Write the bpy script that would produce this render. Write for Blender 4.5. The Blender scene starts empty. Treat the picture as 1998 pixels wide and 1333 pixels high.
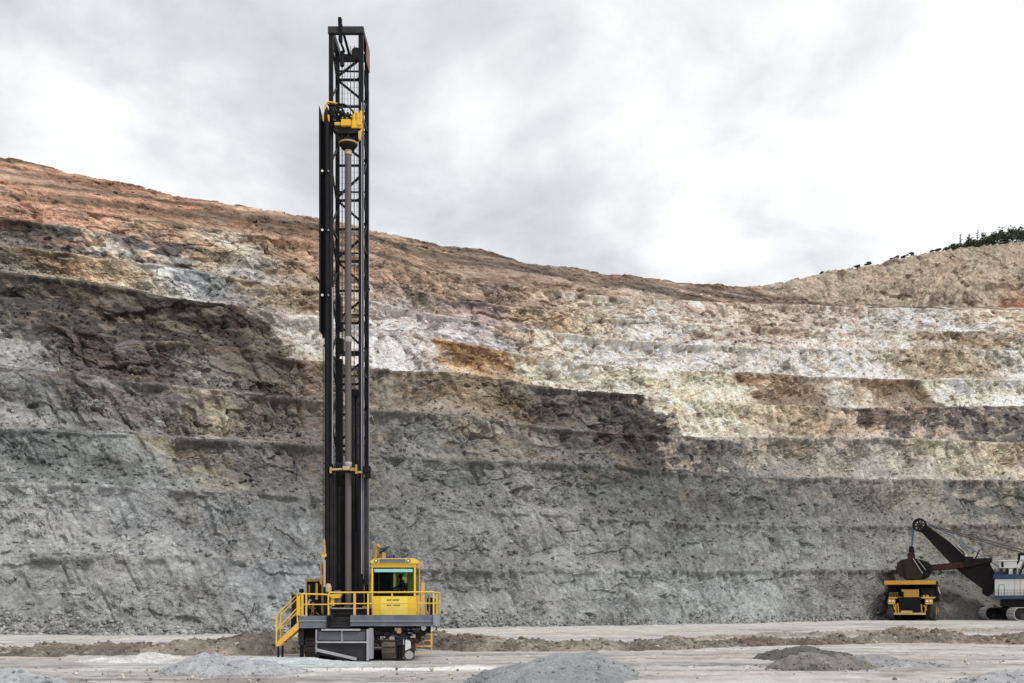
import bpy, bmesh, math, random
import numpy as np
from mathutils import Vector, Matrix

random.seed(7)
RNG = np.random.default_rng(11)
R = math.radians
S = bpy.context.scene
COL = S.collection

# ------------------------------------------------------------------ camera
CAM_H, F, U0, V0 = 2.6, 1998.0, 999.0, 1176.0      # eye height, focal length and principal point of the survey
cd = bpy.data.cameras.new('camera')
cam = bpy.data.objects.new('camera', cd)
COL.objects.link(cam)
cam.location = (0, 0, CAM_H)
cam.rotation_euler = (R(90), 0, 0)
cd.sensor_width = 36.0
cd.lens = 36.0
cd.shift_y = (V0 - 666.5) / 1998.0                  # architectural rise: verticals stay vertical
cd.clip_start = 0.2
cd.clip_end = 5000
S.camera = cam

# ------------------------------------------------------------------ world: overcast sky
SUN_EL, SUN_AZ = R(50), R(130)                      # azimuth clockwise from +Y
w = bpy.data.worlds.new('World')
S.world = w
w.use_nodes = True
nt = w.node_tree
nt.nodes.clear()


def N(tree, kind, **kw):
    n = tree.nodes.new(kind)
    for k, v in kw.items():
        if k == 'inp':
            for a, b in v.items():
                n.inputs[a].default_value = b
        else:
            setattr(n, k, v)
    return n


def math_node(tree, op, a, b=None, c=None, clamp=False):
    n = tree.nodes.new('ShaderNodeMath')
    n.operation = op
    n.use_clamp = clamp
    for i, x in enumerate((a, b, c)):
        if x is None:
            continue
        if isinstance(x, (int, float)):
            n.inputs[i].default_value = x
        else:
            tree.links.new(x, n.inputs[i])
    return n.outputs[0]


sky = N(nt, 'ShaderNodeTexSky', sky_type='NISHITA', sun_disc=False, sun_elevation=SUN_EL, sun_rotation=SUN_AZ)
bg1 = N(nt, 'ShaderNodeBackground')
bg1.inputs['Strength'].default_value = 0.1
nt.links.new(sky.outputs[0], bg1.inputs['Color'])
tc = N(nt, 'ShaderNodeTexCoord')
sep = N(nt, 'ShaderNodeSeparateXYZ')
nt.links.new(tc.outputs['Generated'], sep.inputs[0])
den = math_node(nt, 'ADD', math_node(nt, 'MAXIMUM', sep.outputs[2], 0.0), 0.30)
px = math_node(nt, 'DIVIDE', sep.outputs[0], den)
py = math_node(nt, 'DIVIDE', sep.outputs[1], den)
comb = N(nt, 'ShaderNodeCombineXYZ')
nt.links.new(px, comb.inputs[0])
nt.links.new(py, comb.inputs[1])
n1 = N(nt, 'ShaderNodeTexNoise', noise_dimensions='3D')
n1.inputs['Scale'].default_value = 3.3
n1.inputs['Detail'].default_value = 7
n1.inputs['Roughness'].default_value = 0.57
n1.inputs['Distortion'].default_value = 0.25
mp = N(nt, 'ShaderNodeMapping')
mp.inputs['Location'].default_value = (3.1, 1.7, 0.4)
nt.links.new(comb.outputs[0], mp.inputs[0])
nt.links.new(mp.outputs[0], n1.inputs['Vector'])
n2 = N(nt, 'ShaderNodeTexNoise', noise_dimensions='3D')
n2.inputs['Scale'].default_value = 0.75
n2.inputs['Detail'].default_value = 3
nt.links.new(mp.outputs[0], n2.inputs['Vector'])
cl = math_node(nt, 'ADD', math_node(nt, 'MULTIPLY', math_node(nt, 'SUBTRACT', n1.outputs[0], 0.5), 1.2),
               math_node(nt, 'MULTIPLY', math_node(nt, 'SUBTRACT', n2.outputs[0], 0.5), 0.35))
# the cloud deck thins towards +X
thin = N(nt, 'ShaderNodeMapRange', interpolation_type='SMOOTHSTEP')
nt.links.new(sep.outputs[0], thin.inputs[0])
for i, v in zip((1, 2, 3, 4), (-0.10, 0.38, 0.0, 0.26)):
    thin.inputs[i].default_value = v
cl = math_node(nt, 'ADD', math_node(nt, 'ADD', cl, thin.outputs[0]), 0.80)
wn = N(nt, 'ShaderNodeTexNoise')
wn.inputs['Scale'].default_value = 5.0
wn.inputs['Detail'].default_value = 5
nt.links.new(tc.outputs['Generated'], wn.inputs['Vector'])
wv = N(nt, 'ShaderNodeVectorMath', operation='MULTIPLY_ADD')
nt.links.new(wn.outputs['Color'], wv.inputs[0])
wv.inputs[1].default_value = (0.22, 0.22, 0.22)
nt.links.new(tc.outputs['Generated'], wv.inputs[2])
# separate banks of cloud: direction (x, y, z), half width, half height, thickness
for (x, z, rw, rh, amt) in ((0.07, 0.385, 0.16, 0.045, -0.24), (-0.22, 0.46, 0.12, 0.07, -0.16), (-0.42, 0.575, 0.22, 0.05, -0.22), (-0.03, 0.435, 0.09, 0.04, 0.13),
                           (-0.45, 0.50, 0.06, 0.04, 0.10), (-0.36, 0.55, 0.06, 0.03, 0.2), (0.236, 0.335, 0.03, 0.028, -0.14), (0.05, 0.54, 0.22, 0.06, -0.10),
                           (0.20, 0.37, 0.05, 0.03, 0.15), (0.32, 0.50, 0.2, 0.04, -0.05)):
    L_ = math.sqrt(1 + x * x + z * z)
    d = (x / L_ + 0.11, 1 / L_ + 0.11, z / L_ + 0.11)
    sb = N(nt, 'ShaderNodeVectorMath', operation='SUBTRACT')
    nt.links.new(wv.outputs[0], sb.inputs[0])
    sb.inputs[1].default_value = d
    sc_ = N(nt, 'ShaderNodeVectorMath', operation='MULTIPLY')
    nt.links.new(sb.outputs[0], sc_.inputs[0])
    sc_.inputs[1].default_value = (1 / rw, 1.0, 1 / rh)
    le = N(nt, 'ShaderNodeVectorMath', operation='LENGTH')
    nt.links.new(sc_.outputs[0], le.inputs[0])
    mr = N(nt, 'ShaderNodeMapRange', interpolation_type='SMOOTHSTEP')
    nt.links.new(le.outputs['Value'], mr.inputs[0])
    for i, v in zip((1, 2, 3, 4), (0.1, 1.5, amt, 0.0)):
        mr.inputs[i].default_value = v
    cl = math_node(nt, 'ADD', cl, mr.outputs[0])
ramp = N(nt, 'ShaderNodeValToRGB')
nt.links.new(cl, ramp.inputs[0])
e = ramp.color_ramp.elements
e[0].position, e[0].color = 0.45, (0.44, 0.45, 0.475, 1)
e[1].position, e[1].color = 1.0, (0.90, 0.90, 0.91, 1)
m = e.new(0.72)
m.color = (0.62, 0.63, 0.655, 1)
bg2 = N(nt, 'ShaderNodeBackground')
nt.links.new(ramp.outputs[0], bg2.inputs['Color'])
bg2.inputs['Strength'].default_value = 1.0
mx = N(nt, 'ShaderNodeMixShader')
mx.inputs[0].default_value = 0.95
nt.links.new(bg1.outputs[0], mx.inputs[1])
nt.links.new(bg2.outputs[0], mx.inputs[2])
wo = N(nt, 'ShaderNodeOutputWorld')
nt.links.new(mx.outputs[0], wo.inputs[0])

sd = bpy.data.lights.new('sun', 'SUN')
sd.energy = 1.5
sd.angle = R(10)
sd.color = (1.0, 0.96, 0.90)
sun = bpy.data.objects.new('sun', sd)
COL.objects.link(sun)
sdir = Vector((math.sin(SUN_AZ) * math.cos(SUN_EL), math.cos(SUN_AZ) * math.cos(SUN_EL), math.sin(SUN_EL)))
sun.rotation_euler = sdir.to_track_quat('Z', 'Y').to_euler()
sun.location = (40, -30, 80)

S.view_settings.view_transform = 'Standard'
S.view_settings.look = 'None'
S.view_settings.exposure = 0.34
S.view_settings.gamma = 1.0
S.view_settings.use_curve_mapping = False


# ------------------------------------------------------------------ small helpers
def wx(u, Y):
    return (u - U0) * Y / F


def wz(v, Y):
    return CAM_H - (v - V0) * Y / F


def lin(c):
    c = np.asarray(c, float) / 255.0
    return np.where(c <= 0.04045, c / 12.92, ((c + 0.055) / 1.055) ** 2.4)


def tag(o, label=None, cat=None, group=None, kind=None):
    if label:
        o['label'] = label
    if cat:
        o['category'] = cat
    if group:
        o['group'] = group
    if kind:
        o['kind'] = kind
    return o


def empty(name, loc, label, cat, group=None):
    o = bpy.data.objects.new(name, None)
    o.empty_display_size = 0.5
    COL.objects.link(o)
    o.location = loc
    return tag(o, label, cat, group)


def mesh_np(name, verts, faces, mat=None, smooth=True):
    me = bpy.data.meshes.new(name)
    verts = np.asarray(verts, np.float32)
    faces = np.asarray(faces, np.int32)
    nv, (nf, k) = len(verts), faces.shape
    me.vertices.add(nv)
    me.vertices.foreach_set('co', verts.ravel())
    me.loops.add(nf * k)
    me.loops.foreach_set('vertex_index', faces.ravel())
    me.polygons.add(nf)
    me.polygons.foreach_set('loop_start', np.arange(0, nf * k, k, dtype=np.int32))
    me.polygons.foreach_set('use_smooth', np.full(nf, smooth))
    me.update(calc_edges=True)
    me.validate()
    if mat:
        me.materials.append(mat)
    o = bpy.data.objects.new(name, me)
    COL.objects.link(o)
    return o


def grid_faces(nr, nc):
    i = np.arange(nr - 1)[:, None] * nc + np.arange(nc - 1)[None, :]
    i = i.ravel()
    return np.stack([i, i + 1, i + nc + 1, i + nc], 1)


def set_color(o, name, rgb):
    a = o.data.attributes.new(name, 'FLOAT_COLOR', 'POINT')
    n = len(rgb)
    d = np.ones((n, 4), np.float32)
    d[:, :3] = rgb
    a.data.foreach_set('color', d.ravel())


def set_float(o, name, val):
    a = o.data.attributes.new(name, 'FLOAT', 'POINT')
    a.data.foreach_set('value', np.asarray(val, np.float32).ravel())


# ------------------------------------------------------------------ noise in numpy
def hash2(ix, iy, seed):
    h = (ix.astype(np.int64) * 374761393 + iy.astype(np.int64) * 668265263 + seed * 974634173) & 0xffffffff
    h = ((h ^ (h >> 13)) * 1274126177) & 0xffffffff
    h = ((h ^ (h >> 16)) * 2246822519) & 0xffffffff
    return ((h ^ (h >> 15)) & 0xffffff) / float(0x1000000)


def vnoise(x, y, seed=0):
    ix, iy = np.floor(x), np.floor(y)
    fx, fy = x - ix, y - iy
    fx = fx * fx * fx * (fx * (fx * 6 - 15) + 10)
    fy = fy * fy * fy * (fy * (fy * 6 - 15) + 10)
    ix, iy = ix.astype(np.int64), iy.astype(np.int64)
    a = hash2(ix, iy, seed)
    b = hash2(ix + 1, iy, seed)
    c = hash2(ix, iy + 1, seed)
    d = hash2(ix + 1, iy + 1, seed)
    return (a + (b - a) * fx) * (1 - fy) + (c + (d - c) * fx) * fy


def fbm(x, y, seed=0, octv=5, gain=0.5):
    t, a, s = 0, 1, 0
    for o in range(octv):
        t = t + a * vnoise(x + 17.3 * o, y - 9.1 * o, seed + o)
        s += a
        a *= gain
        x, y = x * 2.03, y * 2.03
    return t / s                                     # 0..1, mean about .5


def worley(x, y, seed=0, jitter=0.95):
    """F1, F2, and three random numbers plus the offset vector of the nearest cell."""
    ix, iy = np.floor(x).astype(np.int64), np.floor(y).astype(np.int64)
    f1 = np.full(x.shape, 9.0)
    f2 = np.full(x.shape, 9.0)
    r1 = np.zeros(x.shape)
    r2 = np.zeros(x.shape)
    r3 = np.zeros(x.shape)
    dx1 = np.zeros(x.shape)
    dy1 = np.zeros(x.shape)
    for j in (-1, 0, 1):
        for i in (-1, 0, 1):
            cx, cy = ix + i, iy + j
            ha, hb = hash2(cx, cy, seed), hash2(cx, cy, seed + 51)
            dx = x - (cx + 0.5 + jitter * (ha - 0.5))
            dy = y - (cy + 0.5 + jitter * (hb - 0.5))
            d = np.sqrt(dx * dx + dy * dy)
            near = d < f1
            f2 = np.where(near, f1, np.minimum(f2, d))
            f1 = np.where(near, d, f1)
            h3 = hash2(cx, cy, seed + 97)
            r1 = np.where(near, h3, r1)
            r2 = np.where(near, (ha * 7.13 + h3) % 1.0, r2)
            r3 = np.where(near, (hb * 5.71 + h3 * 3.0) % 1.0, r3)
            dx1 = np.where(near, dx, dx1)
            dy1 = np.where(near, dy, dy1)
    return f1, f2, r1, r2, r3, dx1, dy1


def smooth01(x, a, b):
    t = np.clip((x - a) / (b - a), 0, 1)
    return t * t * (3 - 2 * t)


# ------------------------------------------------------------------ materials
def new_mat(name):
    m = bpy.data.materials.new(name)
    m.use_nodes = True
    t = m.node_tree
    b = t.nodes['Principled BSDF']
    return m, t, b


def rock_material(name, attr=True, base=(0.3, 0.3, 0.3), bump=0.5, scale=1.0, contrast=0.5, rough=0.95):
    """Broken rock: colour of the strata from an attribute, times stone-sized and grain-sized variation."""
    m, t, b = new_mat(name)
    L = t.links.new
    tc = N(t, 'ShaderNodeTexCoord')
    v1 = N(t, 'ShaderNodeTexVoronoi', feature='F1')
    v1.inputs['Scale'].default_value = 2.3 * scale
    v2 = N(t, 'ShaderNodeTexVoronoi', feature='F1')
    v2.inputs['Scale'].default_value = 6.0 * scale
    nz = N(t, 'ShaderNodeTexNoise')
    nz.inputs['Scale'].default_value = 1.4 * scale
    nz.inputs['Detail'].default_value = 9
    nz.inputs['Roughness'].default_value = 0.72
    nw = N(t, 'ShaderNodeTexNoise')
    nw.inputs['Scale'].default_value = 3.0 * scale
    nw.inputs['Detail'].default_value = 4
    vm = N(t, 'ShaderNodeVectorMath', operation='MULTIPLY_ADD')
    vm.inputs[1].default_value = (0.35 / scale,) * 3
    L(nw.outputs['Color'], vm.inputs[0])
    L(tc.outputs['Object'], vm.inputs[2])
    for n in (v1, v2):
        L(vm.outputs[0], n.inputs['Vector'])
    L(tc.outputs['Object'], nz.inputs['Vector'])
    L(tc.outputs['Object'], nw.inputs['Vector'])
    s1 = N(t, 'ShaderNodeSeparateColor')
    L(v1.outputs['Color'], s1.inputs[0])
    s2 = N(t, 'ShaderNodeSeparateColor')
    L(v2.outputs['Color'], s2.inputs[0])
    k = math_node(t, 'MULTIPLY', math_node(t, 'SUBTRACT', s1.outputs[0], 0.5), 0.55 * contrast)
    k = math_node(t, 'ADD', k, math_node(t, 'MULTIPLY', math_node(t, 'SUBTRACT', s2.outputs[0], 0.5), 0.6 * contrast))
    k = math_node(t, 'ADD', k, math_node(t, 'MULTIPLY', math_node(t, 'SUBTRACT', nz.outputs[0], 0.5), 2.2 * contrast))
    k = math_node(t, 'ADD', k, 1.0)
    k = math_node(t, 'MAXIMUM', k, 0.25)
    mul = N(t, 'ShaderNodeVectorMath', operation='SCALE')
    if attr:
        at = N(t, 'ShaderNodeAttribute', attribute_name='strata')
        L(at.outputs['Color'], mul.inputs[0])
    else:
        mul.inputs[0].default_value = base
    L(k, mul.inputs['Scale'])
    L(mul.outputs[0], b.inputs['Base Color'])
    b.inputs['Roughness'].default_value = rough
    b.inputs['Specular IOR Level'].default_value = 0.15
    h = math_node(t, 'ADD', math_node(t, 'MULTIPLY', nz.outputs[0], 0.55),
                  math_node(t, 'MULTIPLY', v1.outputs['Distance'], -0.28))
    h = math_node(t, 'ADD', h, math_node(t, 'MULTIPLY', v2.outputs['Distance'], -0.16))
    bp = N(t, 'ShaderNodeBump')
    bp.inputs['Strength'].default_value = bump
    bp.inputs['Distance'].default_value = 0.6 / scale
    L(h, bp.inputs['Height'])
    L(bp.outputs[0], b.inputs['Normal'])
    return m


def paint(name, col, rough=0.45, metal=0.0, dirt=0.25, dirt_col=(0.23, 0.21, 0.18), scale=1.6, spec=0.4, streak=1.0):
    """Machine paint or bare steel with blown dust and scuffs."""
    m, t, b = new_mat(name)
    L = t.links.new
    tc = N(t, 'ShaderNodeTexCoord')
    mp = N(t, 'ShaderNodeMapping')
    mp.inputs['Scale'].default_value = (1, 1, streak)
    L(tc.outputs['Object'], mp.inputs[0])
    nz = N(t, 'ShaderNodeTexNoise')
    nz.inputs['Scale'].default_value = scale
    nz.inputs['Detail'].default_value = 8
    nz.inputs['Roughness'].default_value = 0.65
    L(mp.outputs[0], nz.inputs['Vector'])
    mr = N(t, 'ShaderNodeMapRange')
    for i, v in zip((1, 2, 3, 4), (0.38, 0.78, 0.0, min(1.0, dirt * 2.2))):
        mr.inputs[i].default_value = v
    L(nz.outputs[0], mr.inputs[0])
    mxn = N(t, 'ShaderNodeMix', data_type='RGBA')
    mxn.inputs[6].default_value = (*col, 1)
    mxn.inputs[7].default_value = (*dirt_col, 1)
    L(mr.outputs[0], mxn.inputs[0])
    L(mxn.outputs[2], b.inputs['Base Color'])
    rr = math_node(t, 'MULTIPLY_ADD', mr.outputs[0], 0.5, rough, clamp=True)
    L(rr, b.inputs['Roughness'])
    b.inputs['Metallic'].default_value = metal
    b.inputs['Specular IOR Level'].default_value = spec
    bp = N(t, 'ShaderNodeBump')
    bp.inputs['Strength'].default_value = 0.08
    bp.inputs['Distance'].default_value = 0.02
    L(nz.outputs[0], bp.inputs['Height'])
    L(bp.outputs[0], b.inputs['Normal'])
    return m


# ------------------------------------------------------------------ pit wall (surveyed crest lines, ten benches)
def pts(*a):
    return np.array(a[0::2], float), np.array(a[1::2], float)


TOE_Y = pts(-900, 78, 0, 82, 300, 83, 600, 89, 720, 96, 860, 105, 1000, 107, 1300, 120, 1600, 141, 1750, 155, 1850, 167,
            2000, 174, 2900, 178)
CREST = [
    pts(0, 1085, 300, 1088, 600, 1091, 720, 1105, 900, 1110, 1998, 1111),
    pts(0, 938, 300, 950, 500, 962, 640, 970, 720, 985, 860, 990, 1050, 1000, 1340, 1020, 1700, 1025, 1998, 1022),
    pts(0, 835, 300, 850, 640, 867, 720, 887, 1000, 900, 1188, 905, 1340, 924, 1700, 935, 1998, 937),
    pts(0, 715, 84, 725, 273, 746, 640, 780, 720, 796, 924, 814, 1195, 846, 1340, 853, 1782, 855, 1998, 864),
    pts(0, 620, 256, 661, 496, 680, 545, 697, 640, 705, 720, 718, 892, 728, 1116, 760, 1273, 773, 1450, 788, 1669, 797, 1998, 792),
    pts(0, 533, 160, 549, 320, 578, 464, 596, 551, 613, 625, 618, 720, 640, 924, 673, 1068, 703, 1340, 724, 1735, 740, 1998, 741),
    pts(0, 478, 176, 501, 288, 515, 375, 530, 461, 546, 620, 570, 720, 590, 892, 622, 1050, 645, 1200, 660, 1340, 672, 1682, 683, 1998, 683),
    pts(0, 430, 64, 434, 272, 466, 384, 485, 500, 500, 620, 518, 720, 545, 860, 580, 1000, 600, 1174, 620, 1340, 630, 1500, 640, 1785, 646, 1998, 649),
    pts(0, 385, 300, 432, 620, 472, 720, 500, 860, 535, 1000, 555, 1174, 575, 1340, 586, 1480, 592, 1590, 595, 1700, 599, 1998, 606),
]
RIDGE = pts(-600, 240, 0, 303, 150, 335, 300, 372, 450, 395, 620, 428, 720, 447, 860, 478, 960, 492, 1030, 515, 1180, 530, 1330, 552,
            1440, 558, 1490, 565, 1590, 587, 1700, 594, 1998, 601)
# rock colours along each bench, cloud shade painted into the dark bands, as (position, colour in photo values)
BAND = [
    # 1
    [(0, 150, 151, 150), (300, 152, 152, 148), (600, 140, 142, 146), (900, 138, 139, 138), (1300, 146, 149, 148), (1500, 150, 153, 153), (1650, 128, 126, 120), (1800, 112, 110, 104), (2000, 118, 115, 108)],
    # 2
    [(0, 156, 156, 155), (250, 160, 159, 160), (420, 140, 141, 142), (600, 122, 124, 123), (850, 126, 127, 125), (1000, 142, 142, 138), (1120, 140, 140, 136), (1300, 122, 124, 118), (1600, 142, 144, 138), (1800, 135, 132, 122), (1998, 140, 132, 118)],
    # 3
    [(0, 128, 133, 131), (180, 112, 118, 114), (300, 143, 149, 147), (390, 150, 138, 108), (480, 112, 110, 106), (620, 108, 104, 99), (760, 128, 127, 119), (900, 120, 123, 118), (1000, 142, 141, 135), (1200, 104, 107, 101), (1400, 106, 107, 103), (1600, 130, 130, 122), (1720, 120, 116, 108), (1820, 148, 140, 122), (1900, 116, 118, 112), (1998, 108, 108, 102)],
    # 4
    [(0, 142, 143, 142), (120, 112, 113, 110), (250, 118, 110, 107), (350, 112, 108, 109), (430, 154, 144, 120), (520, 112, 101, 92), (640, 98, 92, 86), (740, 127, 124, 113), (850, 110, 113, 106), (1000, 126, 118, 104), (1150, 106, 104, 96), (1210, 80, 74, 68), (1340, 80, 74, 68), (1450, 120, 119, 112), (1560, 146, 138, 118), (1700, 158, 154, 142), (1850, 182, 170, 148), (1998, 192, 175, 148)],
    # 5
    [(0, 150, 148, 140), (70, 150, 148, 140), (110, 92, 85, 78), (230, 84, 71, 71), (330, 84, 73, 72), (360, 112, 108, 100), (385, 132, 130, 120), (425, 112, 106, 96), (480, 92, 84, 75), (560, 92, 82, 72), (640, 125, 106, 86), (750, 122, 113, 98), (900, 138, 120, 96), (1000, 120, 103, 81), (1100, 96, 88, 80), (1200, 74, 70, 70), (1275, 66, 62, 61), (1292, 205, 190, 165), (1400, 210, 196, 170), (1500, 185, 170, 144), (1620, 168, 147, 121), (1690, 192, 170, 148), (1705, 95, 80, 74), (1770, 100, 86, 80), (1795, 208, 176, 150), (1825, 90, 76, 72), (1998, 92, 84, 85)],
    # 6
    [(0, 74, 69, 64), (150, 72, 67, 61), (300, 69, 62, 57), (450, 68, 57, 49), (505, 78, 68, 60), (528, 172, 164, 152), (620, 192, 184, 174), (740, 210, 205, 200), (800, 200, 190, 185), (860, 194, 178, 168), (905, 176, 135, 82), (1030, 165, 132, 90), (1060, 200, 189, 168), (1200, 210, 200, 180), (1300, 204, 188, 163), (1450, 190, 180, 158), (1490, 132, 106, 82), (1570, 130, 106, 83), (1640, 190, 178, 163), (1720, 146, 122, 95), (1820, 130, 109, 87), (1840, 210, 206, 178), (1998, 220, 216, 190)],
    # 7
    [(0, 122, 112, 92), (100, 160, 132, 95), (250, 182, 152, 110), (320, 188, 180, 168), (400, 150, 154, 158), (455, 120, 122, 124), (480, 158, 138, 108), (560, 168, 148, 116), (620, 152, 122, 92), (740, 195, 184, 174), (850, 190, 174, 168), (950, 160, 150, 152), (1050, 190, 170, 143), (1150, 210, 200, 188), (1300, 206, 194, 178), (1450, 194, 181, 166), (1600, 200, 189, 173), (1650, 216, 216, 212), (1700, 200, 190, 173), (1800, 168, 147, 116), (1900, 162, 143, 115), (1998, 194, 189, 170)],
    # 8
    [(0, 100, 86, 74), (120, 90, 80, 70), (175, 180, 164, 142), (225, 172, 168, 155), (245, 100, 97, 96), (280, 105, 98, 96), (292, 198, 162, 138), (306, 88, 76, 74), (375, 92, 82, 78), (400, 158, 138, 108), (500, 172, 160, 148), (560, 150, 130, 104), (620, 154, 128, 97), (740, 152, 126, 105), (860, 116, 96, 76), (900, 158, 138, 127), (1000, 132, 112, 107), (1060, 168, 141, 103), (1200, 200, 184, 162), (1340, 200, 186, 168), (1500, 178, 153, 136), (1600, 196, 170, 148), (1750, 190, 174, 158), (1850, 150, 125, 94), (1998, 168, 153, 132)],
    # 9
    [(0, 178, 122, 88), (150, 172, 122, 88), (300, 186, 148, 110), (400, 160, 130, 95), (470, 178, 165, 148), (560, 160, 132, 100), (620, 168, 128, 95), (740, 150, 116, 86), (900, 160, 134, 108), (1000, 136, 110, 94), (1100, 172, 146, 119), (1200, 190, 176, 158), (1340, 190, 169, 152), (1500, 174, 154, 133), (1700, 190, 174, 163), (1850, 206, 200, 189), (1998, 186, 156, 124)],
    # soil cover
    [(0, 172, 126, 94), (150, 168, 122, 90), (300, 156, 112, 82), (450, 156, 116, 88), (620, 152, 116, 88), (720, 142, 116, 92), (1000, 128, 102, 82), (1180, 140, 114, 92), (1330, 150, 122, 98), (1480, 148, 120, 96), (1700, 156, 132, 110), (1998, 168, 148, 128)],
]
ILLUM = 0.80        # how bright a white surface on the wall would be, from the sky and sun above
GAIN = 1.10

u_cols = np.concatenate([np.linspace(-900, -20, 110)[:-1], np.linspace(-20, 2020, 1021), np.linspace(2020, 2900, 110)[1:]])
NC = len(u_cols)
toeY = np.interp(u_cols, *TOE_Y)
k_ = np.hanning(41)
k_ /= k_.sum()
toeY = np.convolve(np.pad(toeY, 20, mode='edge'), k_, 'valid')
wall_s = np.concatenate([[0], np.cumsum(np.hypot(np.diff((u_cols - U0) / F * toeY), np.diff(toeY)))])
STEP, BERM = 7.2, 1.9
rows_Y, rows_Z, rows_band, rows_t, rows_scree = [], [], [], [], []
prevY, prevZ = toeY - BERM, np.full(NC, -0.4)
for k, cr in enumerate(CREST):
    cy = toeY + STEP * (k + 1) - BERM
    cz = wz(np.interp(u_cols, *cr), cy)
    cz = cz + 0.35 * (fbm(wall_s / 6, wall_s * 0 + k, 40 + k, 4) - 0.5)
    cy = cy + 1.2 * (fbm(wall_s / 9, wall_s * 0 + k * 3.3, 60 + k, 3) - 0.5)
    n = 66
    t = np.linspace(0, 1, n)[:, None]
    ts = 0.16 + 0.50 * smooth01(fbm(wall_s / 9, wall_s * 0 + 5.7 * k, 80 + k, 4), 0.38, 0.78)[None, :]
    if k >= 8:
        ts = ts * 0.5
    a = np.clip(ts * 1.72, 0.05, 0.90)
    yf = np.where(t < ts, t / ts * a, a + (1 - (1 - np.clip((t - ts) / (1 - ts), 0, 1)) ** 1.25) * (1 - a))
    y0 = prevY + BERM
    lipn = fbm(wall_s / 1.3, wall_s * 0 + 7 * k, 130 + k, 4)
    under = 0.55 * smooth01(t, 0.90, 0.97) * smooth01(lipn, 0.35, 0.6)[None, :] if k < 8 else 0.0   # rubble lip left along the crest
    rows_Y.append(y0 + (cy - y0) * yf - under)
    rows_Z.append(prevZ + (cz - prevZ) * t)
    rows_band.append(np.full((n, NC), k))
    rows_t.append(np.repeat(t, NC, 1))
    rows_scree.append(1 - smooth01(t - ts, -0.10, 0.05))
    prevY, prevZ = cy, cz
# soil slope up to the ridge
n = 70
rv = np.interp(u_cols, *RIDGE)
ry = prevY + 14
for _ in range(3):
    rz_ = wz(rv, ry)
    ry = prevY + 2.5 + np.maximum(rz_ - prevZ, 0.2) * 1.45
rz_ = wz(rv, ry) + 0.8 * (fbm(wall_s / 4, wall_s * 0 + 3, 33, 5) - 0.5)
t = np.linspace(0, 1, n)[:, None]
rows_Y.append(prevY + 1.0 + (ry - prevY - 1.0) * t)
rows_Z.append(prevZ + (rz_ - prevZ) * (t ** 0.9))
rows_band.append(np.full((n, NC), 9))
rows_t.append(np.repeat(t, NC, 1))
rows_scree.append(0.1 + 0.6 * smooth01(fbm(np.repeat(wall_s[None] / 12, n, 0), t * 4 + wall_s[None] * 0, 171, 4), 0.4, 0.65))
for dy, dz in ((2, 0.1), (6, -0.3), (20, -3), (60, -16), (120, -40)):
    rows_Y.append((ry + dy)[None, :])
    rows_Z.append((rz_ + dz)[None, :])
    rows_band.append(np.full((1, NC), 9))
    rows_t.append(np.full((1, NC), 1.0))
    rows_scree.append(np.full((1, NC), 0.5))
WY, WZ, WB, WT, WSC = (np.concatenate(x, 0) for x in (rows_Y, rows_Z, rows_band, rows_t, rows_scree))
NR = WY.shape[0]
WX = (u_cols[None, :] - U0) / F * WY
SS = np.repeat(wall_s[None, :], NR, 0)
UU = np.repeat(u_cols[None, :], NR, 0)


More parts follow.
